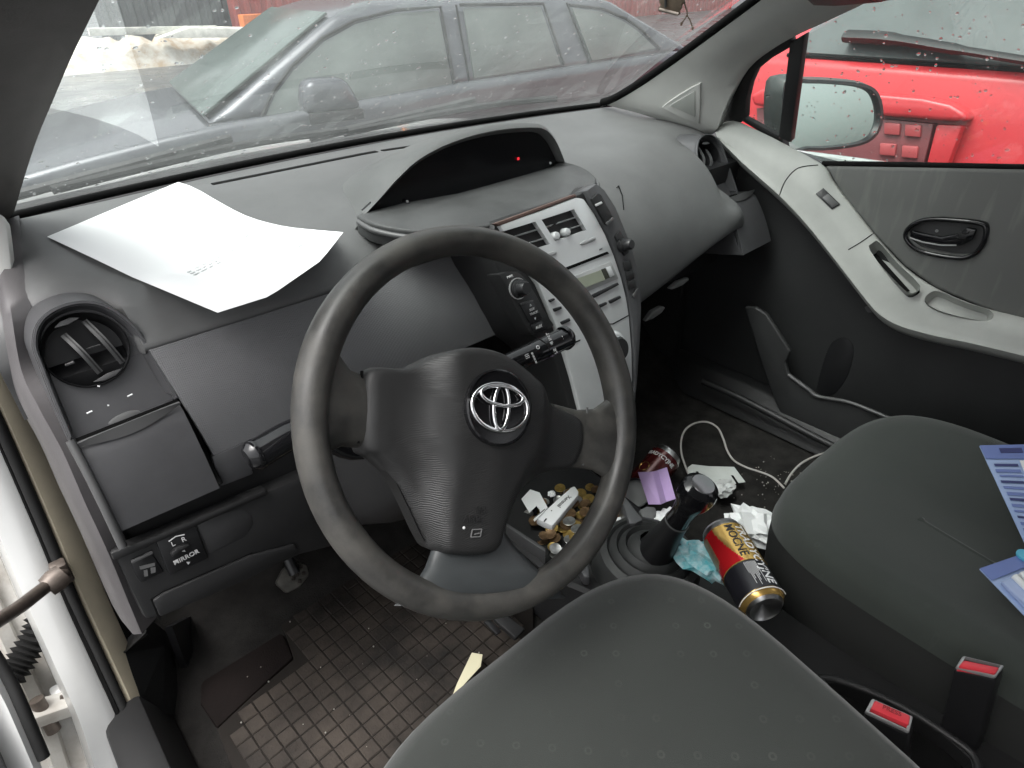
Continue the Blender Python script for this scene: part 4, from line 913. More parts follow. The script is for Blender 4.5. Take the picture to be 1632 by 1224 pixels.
M_redb = mat('red_button', (.62, .045, .06), .35, .5)
buckle('red seat belt buckle sunk in the dark tray beside the driver seat', [(1390, 1112), (1456, 1141), (1450, 1166), (1379, 1133)], [(1394, 1115), (1452, 1140), (1449, 1156), (1388, 1129)], .575, V((.01, -.03, -.14)), True)
buckle('red seat belt buckle against the passenger seat side', [(1535, 1044), (1602, 1060), (1588, 1078), (1524, 1062)], [(1536, 1051), (1594, 1063), (1587, 1074), (1528, 1061)], .612, V((.01, -.02, -.14)))

# ------------------------------------------------------------------ tunnel console, gear lever, trays
con = thing('centre_console', 'dark plastic floor console between the seats with gaiter and coin tray', 'console', (0, 0, .36))
rows = []
for y, z, hx in ((.34, .50, .125), (.27, .47, .12), (.10, .455, .115), (.02, .47, .10), (-.08, .47, .095), (-.2, .46, .09), (-.5, .47, .09), (-.9, .48, .09)):
    rows.append([V((-.01+s*hx, y, zz)) for s, zz in ((-1.15, .36), (-1.05, z-.04), (-1, z-.006), (-.94, z), (-.5, z), (0, z), (.5, z), (.94, z), (1, z-.006), (1.05, z-.04), (1.15, .36))])
cb = loft('console_body', rows, M_dark, con, thick=.004)
# rear tray rim
rim = [at(a, b, z=.50) for a, b in ((1306, 1082), (1330, 1083), (1380, 1100), (1440, 1128), (1500, 1165), (1552, 1205), (1560, 1240))]
tube('tray_rim', cr(rim, 5), .005, M_dark, con, 8)
rim2 = [at(a, b, z=.50) for a, b in ((1306, 1082), (1330, 1115), (1380, 1175), (1430, 1235), (1480, 1300))]
tube('tray_rim', cr(rim2, 5), .005, M_dark, con, 8)
loft('tray_floor', [[q+V((0, 0, -.025)) for q in resample(rim, 8)], [q+V((0, 0, -.025)) for q in resample(rim2, 8)]], M_void, con, thick=.004)
loft('tray_wall', [resample(rim, 10), [q+V((.02, 0, -.13)) for q in resample(rim, 10)]], M_dark, con, thick=.004)
# gaiter
GC = at(1030, 876, z=.515); GC = V((-.012, .012, .47))
gp_ = [(.083, -.02), (.084, .012), (.078, .030), (.068, .036), (.064, .030), (.062, .036), (.054, .043), (.050, .036), (.048, .042), (.041, .049), (.037, .041), (.034, .046), (.026, .052), (.020, .058)]
ga = lathe('gaiter', GC, (.06, -.10, 1), gp_, M_rubber2 if 'M_rubber2' in globals() else mat('gaiter_rubber', (.032, .033, .033), .5, .4, bump=.2), con, 40)
gl_ = thing('gear_lever', 'black gear lever with glossy knob and silver map on top', 'gear lever', GC+V((0, 0, .05)))
KN = at(1108, 790, z=.655)
ax = (KN-(GC+V((0, -.01, .03)))).normalized(); L_ = (KN-(GC+V((0, -.01, .03)))).length
lathe('shaft', GC+V((0, -.01, .03)), ax, [(.031, 0), (.026, .03), (.0195, L_*.45), (.0175, L_*.62)], M_black, gl_, 24)
tube('lever_ring', [GC+V((0, -.01, .03))+ax*(L_*.60), GC+V((0, -.01, .03))+ax*(L_*.615)], .0185, M_lip, gl_, 24)
kb_ = lathe('knob', GC+V((0, -.01, .03)), ax, [(.0172, L_*.61), (.0165, L_*.75), (.0195, L_*.87), (.0255, L_*.97), (.027, L_*1.05), (.025, L_*1.12), (.016, L_*1.165), (0, L_*1.175)], M_gloss, gl_, 28)
lathe('knob_cap', GC+V((0, -.01, .03)), ax, [(.0170, L_*1.156), (.0158, L_*1.172), (0, L_*1.182)], mat('knob_cap', (.16, .16, .165), .1, .6, metal=.5, coat=.6), kb_, 28)
# coin tray walls
TZ = .455
tl = [at(a, b, z=.49) for a, b in ((806, 832), (830, 846), (869, 873))]
prism('tray_edge', [tl[0], tl[-1], tl[-1]+V((.004, .004, -.05)), tl[0]+V((.004, .004, -.05))], V((-.006, -.006, 0)), M_lip, con, .0015)
fin = [(985, 777), (1025, 828), (1012, 834), (1003, 834)]
prism('tray_fin', [at(a, b, z=.52) for a, b in fin], V((.0, .0, -.06)), M_dash2, con, .002)
slab('tray_lip', [(918, 897), (938, 893), (940, 920), (930, 918)], (V((0, 0, .50)), V((0, 0, 1))), .02, M_dash2, con, 0, .003)
box('tray_back', (-.0, .30, .55), (.22, .02, .16), M_black, con, .005)
slab('tray_cup', [(1018, 812), (1030, 806), (1045, 807), (1047, 815), (1042, 828), (1028, 832)], (V((0, 0, .49)), V((0, 0, 1))), .03, M_dash, con, 0, .004)

# ------------------------------------------------------------------ driver footwell: mat, pedals, kick trim
mt = thing('floor_mat', 'dusty brown ribbed rubber mat in the driver footwell', 'floor mat', (-.4, .2, .36))
mz = .372
mo = [at(a, b, z=mz) for a, b in ((345, 1162), (400, 1110), (468, 1050), (455, 1010), (430, 968), (438, 935), (475, 905), (520, 870), (560, 820), (700, 760), (790, 830), (850, 960), (850, 1020), (760, 1120), (640, 1224), (560, 1300), (400, 1300))]
prism('mat_sheet', mo, V((0, 0, -.008)), M_matb, mt, .002)
from mathutils.geometry import intersect_point_tri_2d
def inside(p, poly):
    c = False; j = len(poly)-1
    for i in range(len(poly)):
        a, b = poly[i], poly[j]
        if (a.y > p.y) != (b.y > p.y) and p.x < (b.x-a.x)*(p.y-a.y)/(b.y-a.y)+a.x: c = not c
        j = i
    return c
bxs = {}
def block_mesh(wx, wy):
    k = (round(wx, 4), round(wy, 4))
    if k in bxs: return bxs[k]
    bm = bmesh.new(); a, b, h = wx/2, wy/2, .0014
    t = [bm.verts.new((x, y, h)) for x, y in ((-a+.0012, -b+.0012), (a-.0012, -b+.0012), (a-.0012, b-.0012), (-a+.0012, b-.0012))]
    d = [bm.verts.new((x, y, 0)) for x, y in ((-a, -b), (a, -b), (a, b), (-a, b))]
    bm.faces.new(t)
    for i in range(4): bm.faces.new((d[i], d[(i+1) % 4], t[(i+1) % 4], t[i]))
    me = bpy.data.meshes.new('tread_block'); bm.to_mesh(me); bm.free(); me.materials.append(M_mat); bxs[k] = me
    return me
ca, sa = math.cos(rad(3)), math.sin(rad(3)); nb = 0
X0, Y0 = -.64, .02
xw, yw = .0235, .0245
for i in range(20):
    for j in range(26):
        wide = 1 if (j < 8) else 0
        gx_, gy_ = X0+i*xw, Y0+j*yw
        if not wide or True:
            p = V((gx_*ca-gy_*sa+.01, gx_*sa+gy_*ca+.02, mz))
            if not all(inside(p+V((dx, dy, 0)), mo) for dx in (-.011, .011) for dy in (-.011, .011)): continue
            px_ = p-CP; zf = px_.dot(_f); sx_, sy_ = CW/2+CF*px_.dot(_r)/zf, CH/2-CF*px_.dot(_u)/zf
            if sx_ > 900 or sy_ > 1300 or nb >= 298: continue
            nb += 1
            o = bpy.data.objects.new('tread_block', block_mesh(xw-.0014, yw-.0014)); COL.objects.link(o); o.parent = mt
            o.matrix_parent_inverse = Matrix.Translation(-mt.location); o.location = p+V((0, 0, random.uniform(-.0006, .0004))); o.rotation_euler = (random.uniform(-.03, .03), random.uniform(-.03, .03), rad(3)+random.uniform(-.02, .02))
# left foot rest and kick trim
tag(slab('foot_rest', [(318, 1000), (345, 965), (395, 945), (432, 962), (468, 1046), (345, 1160), (318, 1120)], (V((0, 0, .3675)), V((0, 0, 1))), .012, mat('footrest_carpet', (.008, .0058, .0053), .9, .15, bump=.5, bscale=500, var=.3), None, 0, .01), 'dark brown carpeted foot rest left of the rubber mat', 'foot rest')
kt = [at(a, b, y=y) for a, b, y in ((196, 1046, .42), (232, 1008, .38), (262, 1030, .40), (300, 1110, .42), (320, 1240, .35), (300, 1330, .28), (262, 1330, .25), (236, 1240, .30), (215, 1140, .355))]
prism('kick_panel', kt, V((.012, .05, -.02)), M_dark, own, .006)
loft('kick_lining', [[at(a, b, y=y) for a, b, y in ((262, 1000, .40), (300, 1100, .42), (330, 1240, .34))], [at(a, b, y=y) for a, b, y in ((300, 980, .50), (330, 1080, .46), (350, 1240, .36))]], M_black, own, thick=.01)
cp_ = thing('clutch_pedal', 'worn rubber clutch pedal above the floor mat', 'pedal', at(478, 915, z=.44))
pp = (V(at(478, 915, z=.45)), V((0, -.75, .66)).normalized())
pdl = slab('pedal_pad', [(440, 930), (452, 906), (472, 893), (490, 900), (494, 916), (478, 936), (458, 946)], pp, .018, mat('pedal_rubber', (.06, .057, .05), .6, .3, bump=.8, bscale=120, var=.3, vscale=60), cp_, 0, .004)
for a, b in ((470, 906), (480, 903), (474, 916), (484, 914), (478, 926), (468, 922)): slab('pedal_stud', [(a-3, b-3), (a+3, b-3), (a+3, b+3), (a-3, b+3)], pp, .004, M_mat, pdl, .003, .001)
tube('pedal_arm', [at(470, 915, z=.46), at(460, 870, z=.52)+V((0, .06, 0)), V((-.42, .55, .72))], .009, M_black, cp_, 8)
acp = thing('accelerator_pedal', 'black accelerator pedal at the right end of the mat', 'pedal', at(820, 990, z=.40))
slab('pedal_pad', [(786, 985), (802, 975), (838, 1002), (822, 1018)], (V((0, 0, .395)), V((0, -.3, 1)).normalized()), .012, M_dark, acp, 0, .003)
slab('heel_plate', [(770, 990), (780, 985), (800, 1005), (792, 1012)], (V((0, 0, .385)), V((0, -.3, 1)).normalized()), .006, M_black, acp, 0, .002)
tube('pedal_arm', [at(812, 990, z=.39), at(800, 960, z=.42)+V((0, .1, .1))], .006, M_black, acp, 8)
# ------------------------------------------------------------------ passenger door
pdr = thing('passenger_door', 'closed passenger door with light grey armrest and cloth insert', 'door', (.72, 0, .4))
XP = lambda x: (V((x, 0, 0)), V((-1, 0, 0)))
GPL = (V((.704, 0, .96)), V((-1, 0, -.27)).normalized())
M_doorlow = mat('door_lower_plastic', (.026, .0265, .027), .5, .45, bump=.2, bscale=1200, var=.1)
# lower panel behind everything
prism('lower_panel', [(.70, .50, .38), (.70, .50, .96), (.70, .18, .935), (.70, -.14, .975), (.70, -.80, 1.0), (.70, -.80, .38)], V((.07, 0, 0)), M_doorlow, pdr, .006)
prism('outer_skin', [(.775, .50, .30), (.775, .50, .93), (.775, -.80, .97), (.775, -.80, .30)], V((.03, 0, 0)), M_white, pdr, .01)
fab = slab('cloth_insert', [(1312, 264), (1640, 269), (1760, 270), (1760, 560), (1640, 520), (1560, 490), (1490, 460), (1440, 425), (1395, 378), (1345, 318)], XP(.690), .02, M_doorfab, pdr, 0, .008, 3)
slab('insert_lower', [(1480, 470), (1560, 490), (1640, 520), (1760, 560), (1760, 620), (1500, 520)], XP(.69), .012, M_dark, pdr, .001, .003)
tube('window_seal', [at(a, b, x=.698) for a, b in ((1311, 261), (1400, 262), (1632, 267), (1800, 270))], .0055, M_void, pdr, 8)
# armrest sweep: upper sill, sweep, arm
arm_t = [(1143, 205), (1152, 196), (1172, 192), (1205, 206), (1255, 231), (1310, 262), (1325, 285), (1350, 318), (1397, 378), (1440, 424), (1490, 458), (1555, 486), (1640, 508), (1780, 545)]
arm_b = [(1144, 224), (1175, 256), (1205, 283), (1240, 314), (1275, 350), (1310, 392), (1345, 437), (1380, 482), (1400, 504), (1430, 522), (1480, 537), (1550, 552), (1640, 574), (1780, 612)]
n = 60
T_ = resample(cr([at(a, b, x=.684) for a, b in arm_t], 6), n)
B_ = resample(cr([at(a, b, x=.640) for a, b in arm_b], 6), n)
rows = [[q+V((.03, 0, -.012)) for q in T_], [q+V((.004, 0, -.002)) for q in T_]]
for k in (0.02, .12, .35, .6, .8): rows.append([a.lerp(b, k)+V((-.012, 0, .010))*math.sin(math.pi*min(k*1.1, 1))*.9 for a, b in zip(T_, B_)])
rows += [[b+V((-.002, 0, .006)) for b in B_], [b+V((.004, 0, -.004)) for b in B_], [b+V((.03, 0, -.022)) for b in B_], [b+V((.062, 0, -.03)) for b in B_]]
arm = loft('armrest', rows, M_grey, pdr, thick=.01, ang=60)
AN = V((-.72, -.10, .68)).normalized()
def apl(a, b, x=.66, off=0): return (at(a, b, x=x)+AN*off, AN)
def armcut(px, c, depth, m, nm):
    pl = apl(*c); q = [at(a, b, pl=pl) for a, b in cr2(px, 4)]
    cut(arm, prism_bm([p+AN*.04 for p in q], -AN*(depth+.04)))
    bm = bmesh.new(); up = [bm.verts.new(p-AN*.002) for p in q]; lo = [bm.verts.new(p-AN*depth) for p in q]
    c0 = sum(q, V())/len(q)
    for v_ in lo: v_.co = v_.co.lerp(c0-AN*depth, .12)
    for i in range(len(q)): bm.faces.new((up[i], up[(i+1) % len(q)], lo[(i+1) % len(q)], lo[i]))
    bm.faces.new(lo); bmesh.ops.recalc_face_normals(bm, faces=bm.faces); bmesh.ops.reverse_faces(bm, faces=bm.faces)
    return obj(nm, bm, m, arm, 50, recalc=False)
armcut([(1386, 400), (1390, 391), (1402, 388), (1432, 420), (1462, 449), (1466, 460), (1452, 467), (1440, 460), (1408, 427)], (1424, 428), .035, M_grey, 'pull_pocket')
armcut([(1474, 478), (1482, 466), (1498, 464), (1540, 482), (1578, 494), (1582, 505), (1570, 511), (1530, 504), (1492, 492)], (1528, 488), .022, M_grey, 'armrest_tray')
slab('painted_pocket_shade', [(1388, 402), (1396, 403), (1450, 463), (1444, 464), (1408, 428)], apl(1424, 428), .004, M_void, arm, -.028, 0)  # black strip laid in to paint the shade inside the pull pocket
for q in ([(1242, 312), (1252, 288), (1272, 268), (1304, 263)], [(1352, 398), (1372, 386), (1392, 372)]):
    pts = hits(arm, cr2(q, 5, False))[0]; tube('armrest_seam', pts, .0011, M_void, arm, 6)
hp, an_ = hits(arm, ((1300, 309), (1312, 300), (1339, 326), (1326, 334)))
sw_ = prism('window_switch_bezel', [p+an_*.003 for p in hp], -an_*.01, M_black, arm, .0006)
hp, _ = hits(arm, ((1310, 316), (1319, 309), (1337, 326), (1326, 332)))
prism('window_switch', [p+an_*.0042 for p in hp], -an_*.01, M_lip, sw_, .001)
# inner handle in its dish
dish = cr2([(1443, 378), (1452, 360), (1478, 350), (1520, 351), (1560, 356), (1571, 364), (1568, 385), (1555, 403), (1535, 411), (1500, 408), (1462, 398)], 5)
cut(fab, prism_bm([at(a, b, x=.67) for a, b in dish], V((.035, 0, 0))))
dh = prism('handle_dish', [at(a, b, x=.703) for a, b in dish], V((.01, 0, 0)), M_gloss, pdr, 0)
tube('dish_bezel', [at(a, b, x=.688) for a, b in dish], .0042, M_gloss, dh, 8, True)
slab('door_handle', [(1449, 378), (1470, 386), (1500, 392), (1530, 392), (1548, 384), (1556, 366), (1540, 363), (1530, 372), (1500, 378), (1470, 372), (1452, 368)], XP(.690), .010, M_gloss, dh, .002, .003)
tube('handle_edge', [at(a, b, x=.686) for a, b in ((1450, 379), (1470, 386), (1500, 391), (1524, 391))], .0014, M_silver2, dh, 6)
box('lock_tab', at(1535, 376, x=.692), (.008, .016, .012), M_dark, dh, .002); lathe('screw', at(1493, 368, x=.70), (-1, 0, 0), [(.003, 0), (.002, .002), (0, .002)], M_silver2, dh, 10)
# map pocket
pk = slab('map_pocket', [(1186, 489), (1204, 490), (1221, 501), (1240, 530), (1259, 560), (1251, 578), (1256, 597), (1287, 620), (1304, 632), (1349, 640), (1392, 656), (1470, 690), (1560, 740), (1560, 860), (1330, 800), (1270, 720), (1235, 640), (1212, 575)], XP(.640), .012, M_doorlow, pdr, 0, .004, 3)
tube('pocket_lip', cr([at(a, b, x=.638) for a, b in ((1256, 597), (1287, 620), (1304, 632), (1349, 640), (1392, 656), (1470, 690))], 5), .004, M_lip, pk, 8)
prism('door_shade_patch', [at(a, b, x=.6985) for a, b in cr2([(1318, 560), (1334, 540), (1352, 541), (1360, 560), (1350, 600), (1326, 630), (1300, 632)], 4)], V((.03, 0, 0)), M_black, pdr, .001)  # flush black patch paints the shade of a hollow in the door
slab('door_stop', [(1376, 490), (1396, 486), (1402, 497), (1382, 499)], XP(.68), .01, M_lip, pdr, 0, .003)
own_kick = prism('cowl_side_trim', [(.655, .44, .36), (.655, .44, .985), (.655, .80, .99), (.655, .80, .36)], V((.03, 0, 0)), M_dark, own, .004)
tube('sill_trim', cr([at(a, b, x=.60) for a, b in ((1120, 608), (1160, 625), (1220, 655), (1290, 692), (1330, 712))], 5), .008, M_dark, own, 8)
prism('sill', [(.60, .45, .36), (.66, .45, .42), (.70, .45, .42), (.70, .45, .33)], V((0, -1.3, 0)), M_dark, own, .006)
prism('sill', [(-.655, .36, .36), (-.68, .36, .44), (-.73, .36, .44), (-.73, .36, .33)], V((0, -1.2, 0)), M_dark, own, .006)
# window: glass, quarter glass, divider, frame
def gq_(px): return [at(a, b, pl=GPL) for a, b in px]
win = prism('window_glass', gq_([(1259, 226), (1278, 60), (1330, 30), (1400, -6), (1560, -60), (1800, -60), (1800, 275), (1500, 268), (1320, 264)]), -GPL[1]*.004, M_glassS, pdr, 0)
prism('quarter_glass', gq_([(1186, 190), (1188, 160), (1194, 130), (1212, 104), (1262, 74), (1243, 222), (1215, 206)]), -GPL[1]*.004, M_glassS, pdr, 0)
M_frame = mat('window_frame_black', (.012, .012, .013), .5, .4)
fp = slab('window_frame', [(1146, 208), (1150, 178), (1163, 143), (1184, 107), (1214, 80), (1258, 54), (1262, 74), (1226, 95), (1205, 112), (1195, 134), (1189, 160), (1187, 190), (1180, 196)], GPL, .02, M_frame, pdr, .008, .003)
slab('window_divider', [(1258, 69), (1282, 55), (1259, 228), (1240, 219)], GPL, .02, M_frame, pdr, .010, .003)
slab('quarter_sill', [(1180, 192), (1187, 187), (1216, 203), (1241, 217), (1240, 223), (1210, 210)], GPL, .012, M_dark, pdr, .006, .002)
tube('divider_edge', gq_([(1282, 58), (1260, 226)]), .003, M_greyP, pdr, 6)
# wing mirror outside
MP = (V((.90, .27, .99)), V((-.25, -.95, .2)).normalized())
mo_ = cr2([(1250, 132), (1290, 127), (1340, 129), (1378, 134), (1398, 145), (1407, 168), (1407, 195), (1396, 218), (1372, 232), (1325, 239), (1285, 240), (1250, 238)], 4)
MH = [at(a, b, pl=MP) for a, b in mo_]; mcen = sum(MH, V())/len(MH)
M_mh = mat('mirror_housing', (.045, .05, .048), .4, .5, var=.1)
mh = loft('mirror_housing', [[q for q in MH], [q+V((.01, .02, 0))+(q-mcen)*.05 for q in MH], [q+V((.02, .06, 0))-(q-mcen)*.05 for q in MH], [mcen+V((.03, .11, 0))+(q-mcen)*.45 for q in MH], [mcen+V((.03, .12, 0))+(q-mcen)*.05 for q in MH]], M_mh, pdr, closed=True, cap=False, ang=60)
ri = [mcen+(q-mcen)*.88+V((.002, .012, 0)) for q in MH]
loft('mirror_bezel', [MH, [mcen+(q-mcen)*.92+V((.0, -.001, 0)) for q in MH], ri], M_black, mh, closed=True, ang=60)
M_mir = mat('mirror_glass', (.78, .86, .82), .03, .5, metal=1)
prism('mirror_glass', [mcen+(q-mcen)*.89+V((.001, .008, 0)) for q in MH], V((.001, .004, 0)), M_mir, mh, 0)
box('mirror_foot', at(1262, 225, x=.80)+V((0, .05, -.01)), (.12, .06, .05), M_mh, mh, .015)

# ------------------------------------------------------------------ sheet of paper on the dashboard
def on_pad(px, py, lift=.003):
    z = 1.0
    for _ in range(14):
        p = at(px, py, z=z); z = z*.5+.5*(padz(p.x, p.y)+lift)
    return at(px, py, z=z)
e1 = resample([V((75, 377, 0)), V((150, 412, 0)), V((210, 441, 0)), V((280, 470, 0)), V((347, 498, 0))], 15)
e2 = resample(cr([V((284, 290, 0)), V((312, 300, 0)), V((350, 322, 0)), V((395, 345, 0)), V((450, 360, 0)), V((500, 366, 0)), V((547, 370, 0))], 4), 15)
ends = resample([V((347, 498, 0)), V((430, 472, 0)), V((512, 415, 0)), V((547, 370, 0))], 13)
bm = bmesh.new(); G = []
for i in range(15):
    row = []
    for j in range(13):
        t, s = i/14, j/12
        p = e1[i].lerp(e2[i], s)
        k = smooth01(.55, 1, t); base = e1[14].lerp(e2[14], s); p = p+(ends[j]-base)*k
        lift = .003+.012*smooth01(.7, 1, t)*smooth01(.5, 1, s)+.004*math.sin(t*5+s*2)**2
        row.append(bm.verts.new(on_pad(p.x, p.y, lift)))
    G.append(row)
for A_, B_2 in zip(G, G[1:]):
    for j in range(12): bm.faces.new((A_[j], A_[j+1], B_2[j+1], B_2[j]))
bmesh.ops.recalc_face_normals(bm, faces=bm.faces); bmesh.ops.solidify(bm, geom=bm.faces[:], thickness=.0004)
pg = thing('paper_sheet', 'white printed sheet of paper lying on the dashboard', 'paper', on_pad(300, 400))
from mathutils.bvhtree import BVHTree
PBV = BVHTree.FromBMesh(bm)
obj('sheet', bm, M_paper, pg, 60)
bm = bmesh.new()
def pline(x0, y0, x1, y1, wd):
    q = []
    for a_, b_ in ((x0, y0), (x1, y1), (x1+wd*.4, y1+wd), (x0+wd*.4, y0+wd)):
        h_ = PBV.ray_cast(CP, ray(a_, b_).normalized())[0]
        if h_ is None: return
        q.append(h_+V((0, 0, .0008)))
    bm.faces.new([bm.verts.new(p) for p in q])
rp = random.Random(9)
for (x0, y0, x1, y1, n_, dx, dy) in ((362, 356, 384, 349, 6, 9.5, 3.4), (352, 398, 396, 374, 2, 14, 3), (298, 434, 352, 408, 3, 5, 2.2), (442, 392, 462, 380, 4, 9, 1.5), (455, 402, 480, 386, 3, 4, 2)):
    for k in range(n_):
        t = 0
        while t < .95:
            e = min(t+rp.uniform(.08, .22), 1); f = lambda u: (x0+k*dx+(x1-x0)*u, y0+k*dy+(y1-y0)*u)
            (ax_0, ay_0), (bx_0, by_0) = f(t), f(e); pline(ax_0, ay_0, bx_0, by_0, 1.3); t = e+rp.uniform(.03, .10)
pl_ = obj('printed_lines', bm, mat('grey_toner', (.60, .61, .61), .8), pg)

# ------------------------------------------------------------------ cans
def can(name, label, c_top, c_bot, R_, L_, scheme, group='beer cans'):
    a = (c_bot-c_top).normalized(); c = c_top; view = (CP-(c_top+c_bot)/2)
    e1_ = (view-a*view.dot(a)).normalized(); e2_ = a.cross(e1_)
    if e2_.dot(_r) < 0: e2_ = -e2_
    th = thing(name, label, 'can', c_bot, group)
    def P_(t, s, r): return c+a*s+(e1_*math.cos(t)+e2_*math.sin(t))*r
    nA, prof_ = 120, [(.0, .004), (.026, .004), (.0265, 0), (.0275, 0), (.028, .003), (R_, .013)]
    nS = 64; prof_ += [(R_, .013+(L_-.025)*k/nS) for k in range(1, nS+1)]; prof_ += [(R_-.006, L_-.004), (R_-.010, L_), (R_-.013, L_-.003), (0, L_-.010)]
    bm = bmesh.new(); mats = scheme['mats']; R2 = [[bm.verts.new(P_(-math.pi+2*math.pi*i/nA, s, max(r, 1e-4))) for i in range(nA)] for r, s in prof_]
    for j in range(len(R2)-1):
        for i in range(nA):
            f = bm.faces.new((R2[j][i], R2[j][(i+1) % nA], R2[j+1][(i+1) % nA], R2[j+1][i]))
            t = math.degrees(-math.pi+2*math.pi*(i+.5)/nA); s = (prof_[j][1]+prof_[j+1][1])/2/L_
            f.material_index = 0 if j < 5 or j > len(prof_)-5 else scheme['f'](t, s)
    bmesh.ops.recalc_face_normals(bm, faces=bm.faces); me = bpy.data.meshes.new('can_body'); bm.to_mesh(me); bm.free()
    for m_ in mats: me.materials.append(m_)
    for p in me.polygons: p.use_smooth = True
    me.set_sharp_from_angle(angle=rad(40)); body = link('can_body', me, th)
    tube('can_rim', [P_(-math.pi+2*math.pi*i/40, .001, .0272) for i in range(40)], .0013, M_rim, body, 6, True)
    def wrap(s, size, s0, t0, m_, nm='lettering', along=True, sx=1):
        o = text(nm, s, size, (0, 0, 0), (1, 0, 0), (0, 1, 0), m_, body, .0002, sx=sx, bold=size*.015)
        for v in o.data.vertices:
            x, y = v.co.x, v.co.y
            if along: v.co = P_(rad(t0)+y/R_, s0+x, R_+.0004+v.co.z)
            else: v.co = P_(rad(t0)+x/R_, s0-y, R_+.0004+v.co.z)
        return o
    return body, P_, wrap, R_, L_
M_cred = mat('can_red', (.55, .015, .02), .22, .5, metal=.35); M_cgold = mat('can_gold', (.62, .40, .12), .25, .5, metal=.7, var=.1)
M_cblk = mat('can_black', (.012, .012, .016), .3, .5); M_cbrn = mat('can_brown', (.10, .065, .03), .35, .5, col2=(.22, .16, .07), vscale=90); M_calu = mat('can_aluminium', (.7, .7, .7), .3, metal=1)
M_cmar = mat('can_maroon', (.075, .012, .012), .25, .5, metal=.2)
def sch(t, s):
    if s > .93: return 2
    if s > .58+.0*t: return 3
    if t < -44 and t > -86 and .08+.002*abs(t+65) < s < .48-.002*abs(t+65): return 4
    if t < -20+38*(s/.58)**2: return 1
    return 2
ct = at(1149, 848, z=.560); cbz = .560
body, P_, wrap, R_, L_ = can('beer_can', 'red, gold and black beer can lying beside the gear lever', ct, at(1221, 972, z=cbz), .0318, (at(1221, 972, z=cbz)-ct).length, dict(mats=[M_calu, M_cred, M_cgold, M_cblk, M_cbrn], f=sch))
wrap('TRADYCYJNE', .0185, L_*.50, 52, M_paper, sx=.97); wrap('MOCNE', .0175, L_*.32, 24, M_cblk, sx=.95)
for k in range(9): tube('small_print', [P_(rad(10+k*3.4), L_*.61+.0036*i, R_+.0003) for i in range(6+(k*5) % 7)], .00045, M_mark, body, 4)
for k in range(40):
    pass
tube('label_edge', [P_(rad(-95+k*5), L_*.585, R_+.0004) for k in range(38)], .0007, M_cgold, body, 5)
tube('label_edge', [P_(rad(-60+k*5), L_*.93, R_+.0004) for k in range(32)], .0008, M_paper, body, 5)
def sch2(t, s): return 1 if s > .08 else 2
body, P_, wrap, R_, L_ = can('beer_can', 'dark maroon beer can tipped over in the passenger footwell', at(1066, 724, z=.41), at(1066, 724, z=.41)+(at(1022, 775, z=.375)-at(1066, 724, z=.41)).normalized()*.15, .033, .15, dict(mats=[M_calu, M_cmar, M_cmar], f=sch2))
wrap('TRADYCYJNE', .012, .028, -20, M_paper, along=False); tube('emblem_ring', [P_(rad(-42)+.30*math.cos(t), .066+.011*math.sin(t), R_+.0005) for t in [2*math.pi*k/24 for k in range(24)]], .0007, M_cgold, body, 5, True)
bp_ = at(1013, 787, z=.43); ax_ = V((-.55, -.45, .70)).normalized()
cn3 = thing('beer_can', 'silver end of an empty can under the purple card', 'can', bp_, 'beer cans')
b3 = lathe('can_body', bp_, ax_, [(.0, -.1), (.03, -.1), (.0315, -.09), (.0315, -.012), (.027, 0), (.0255, .001), (.0245, -.003), (0, -.004)], M_cblk, cn3, 32)
lathe('can_lid', bp_, ax_, [(.0262, .0005), (.0255, .002), (.0245, -.002), (.0235, -.0028), (0, -.0028)], mat('dull_can_end', (.30, .31, .30), .45, metal=.6), b3, 32)

# ------------------------------------------------------------------ litter
def sheetpx(name, label, cat, polys, z, m, th=.0006, dz=0, group=None, par=None):
    o = prism(name, [at(a, b, z=zz) for (a, b), zz in zip(polys, z if isinstance(z, (list, tuple)) else [z]*len(polys))], V((0, 0, -th)), m, par, 0)
    return tag(o, label, cat, group) if par is None else o
M_purp = mat('purple_card', (.42, .30, .52), .7, .2, var=.05)
pc = thing('purple_card', 'folded purple paper card lying on the cans', 'card', at(1045, 780, z=.46))
q = [[at(a, b, z=z) for a, b, z in r] for r in ([(1017, 753, .475), (1034, 804, .485)], [(1039, 752, .497), (1053, 804, .507)], [(1048, 750, .480), (1062, 800, .490)], [(1063, 745, .488), (1077, 795, .498)])]
for i in range(3): loft('card_panel', [q[i], q[i+1]], M_purp, pc, thick=.0007)
M_cable = mat('white_cable', (.40, .38, .36), .5, .3)
cpx = [(1100, 762), (1092, 742), (1086, 722), (1086, 700), (1094, 683), (1110, 674), (1128, 673), (1144, 682), (1153, 700), (1159, 718), (1170, 734), (1190, 745), (1214, 753), (1232, 761), (1250, 778)]
tag(tube('charger_cable', cr([at(a, b, z=.374+.02*math.exp(-((i-5)/3)**2)) for i, (a, b) in enumerate(cpx)], 6), .0022, M_cable, None, 6), 'thin white charging cable looped on the passenger footwell carpet', 'cable')
tag(tube('cable_end', cr([at(a, b, z=.40) for a, b in ((1252, 770), (1262, 754), (1278, 738), (1302, 726), (1330, 718))], 6), .0022, M_cable, None, 6), 'short piece of white cable against the passenger seat front', 'cable')
M_clear = mat('frosted_plastic', (.46, .48, .46), .25, .5, var=.1)
hc = thing('blister_card', 'grey hang card with crumpled clear plastic on the carpet', 'packaging', at(1150, 760, z=.37))
hcard = prism('card', [at(a, b, z=.378) for a, b in ((1096, 745), (1103, 740), (1130, 743), (1170, 744), (1188, 768), (1160, 773), (1140, 776), (1118, 770), (1098, 762))], V((0, 0, -.0008)), M_clear, hc, 0)
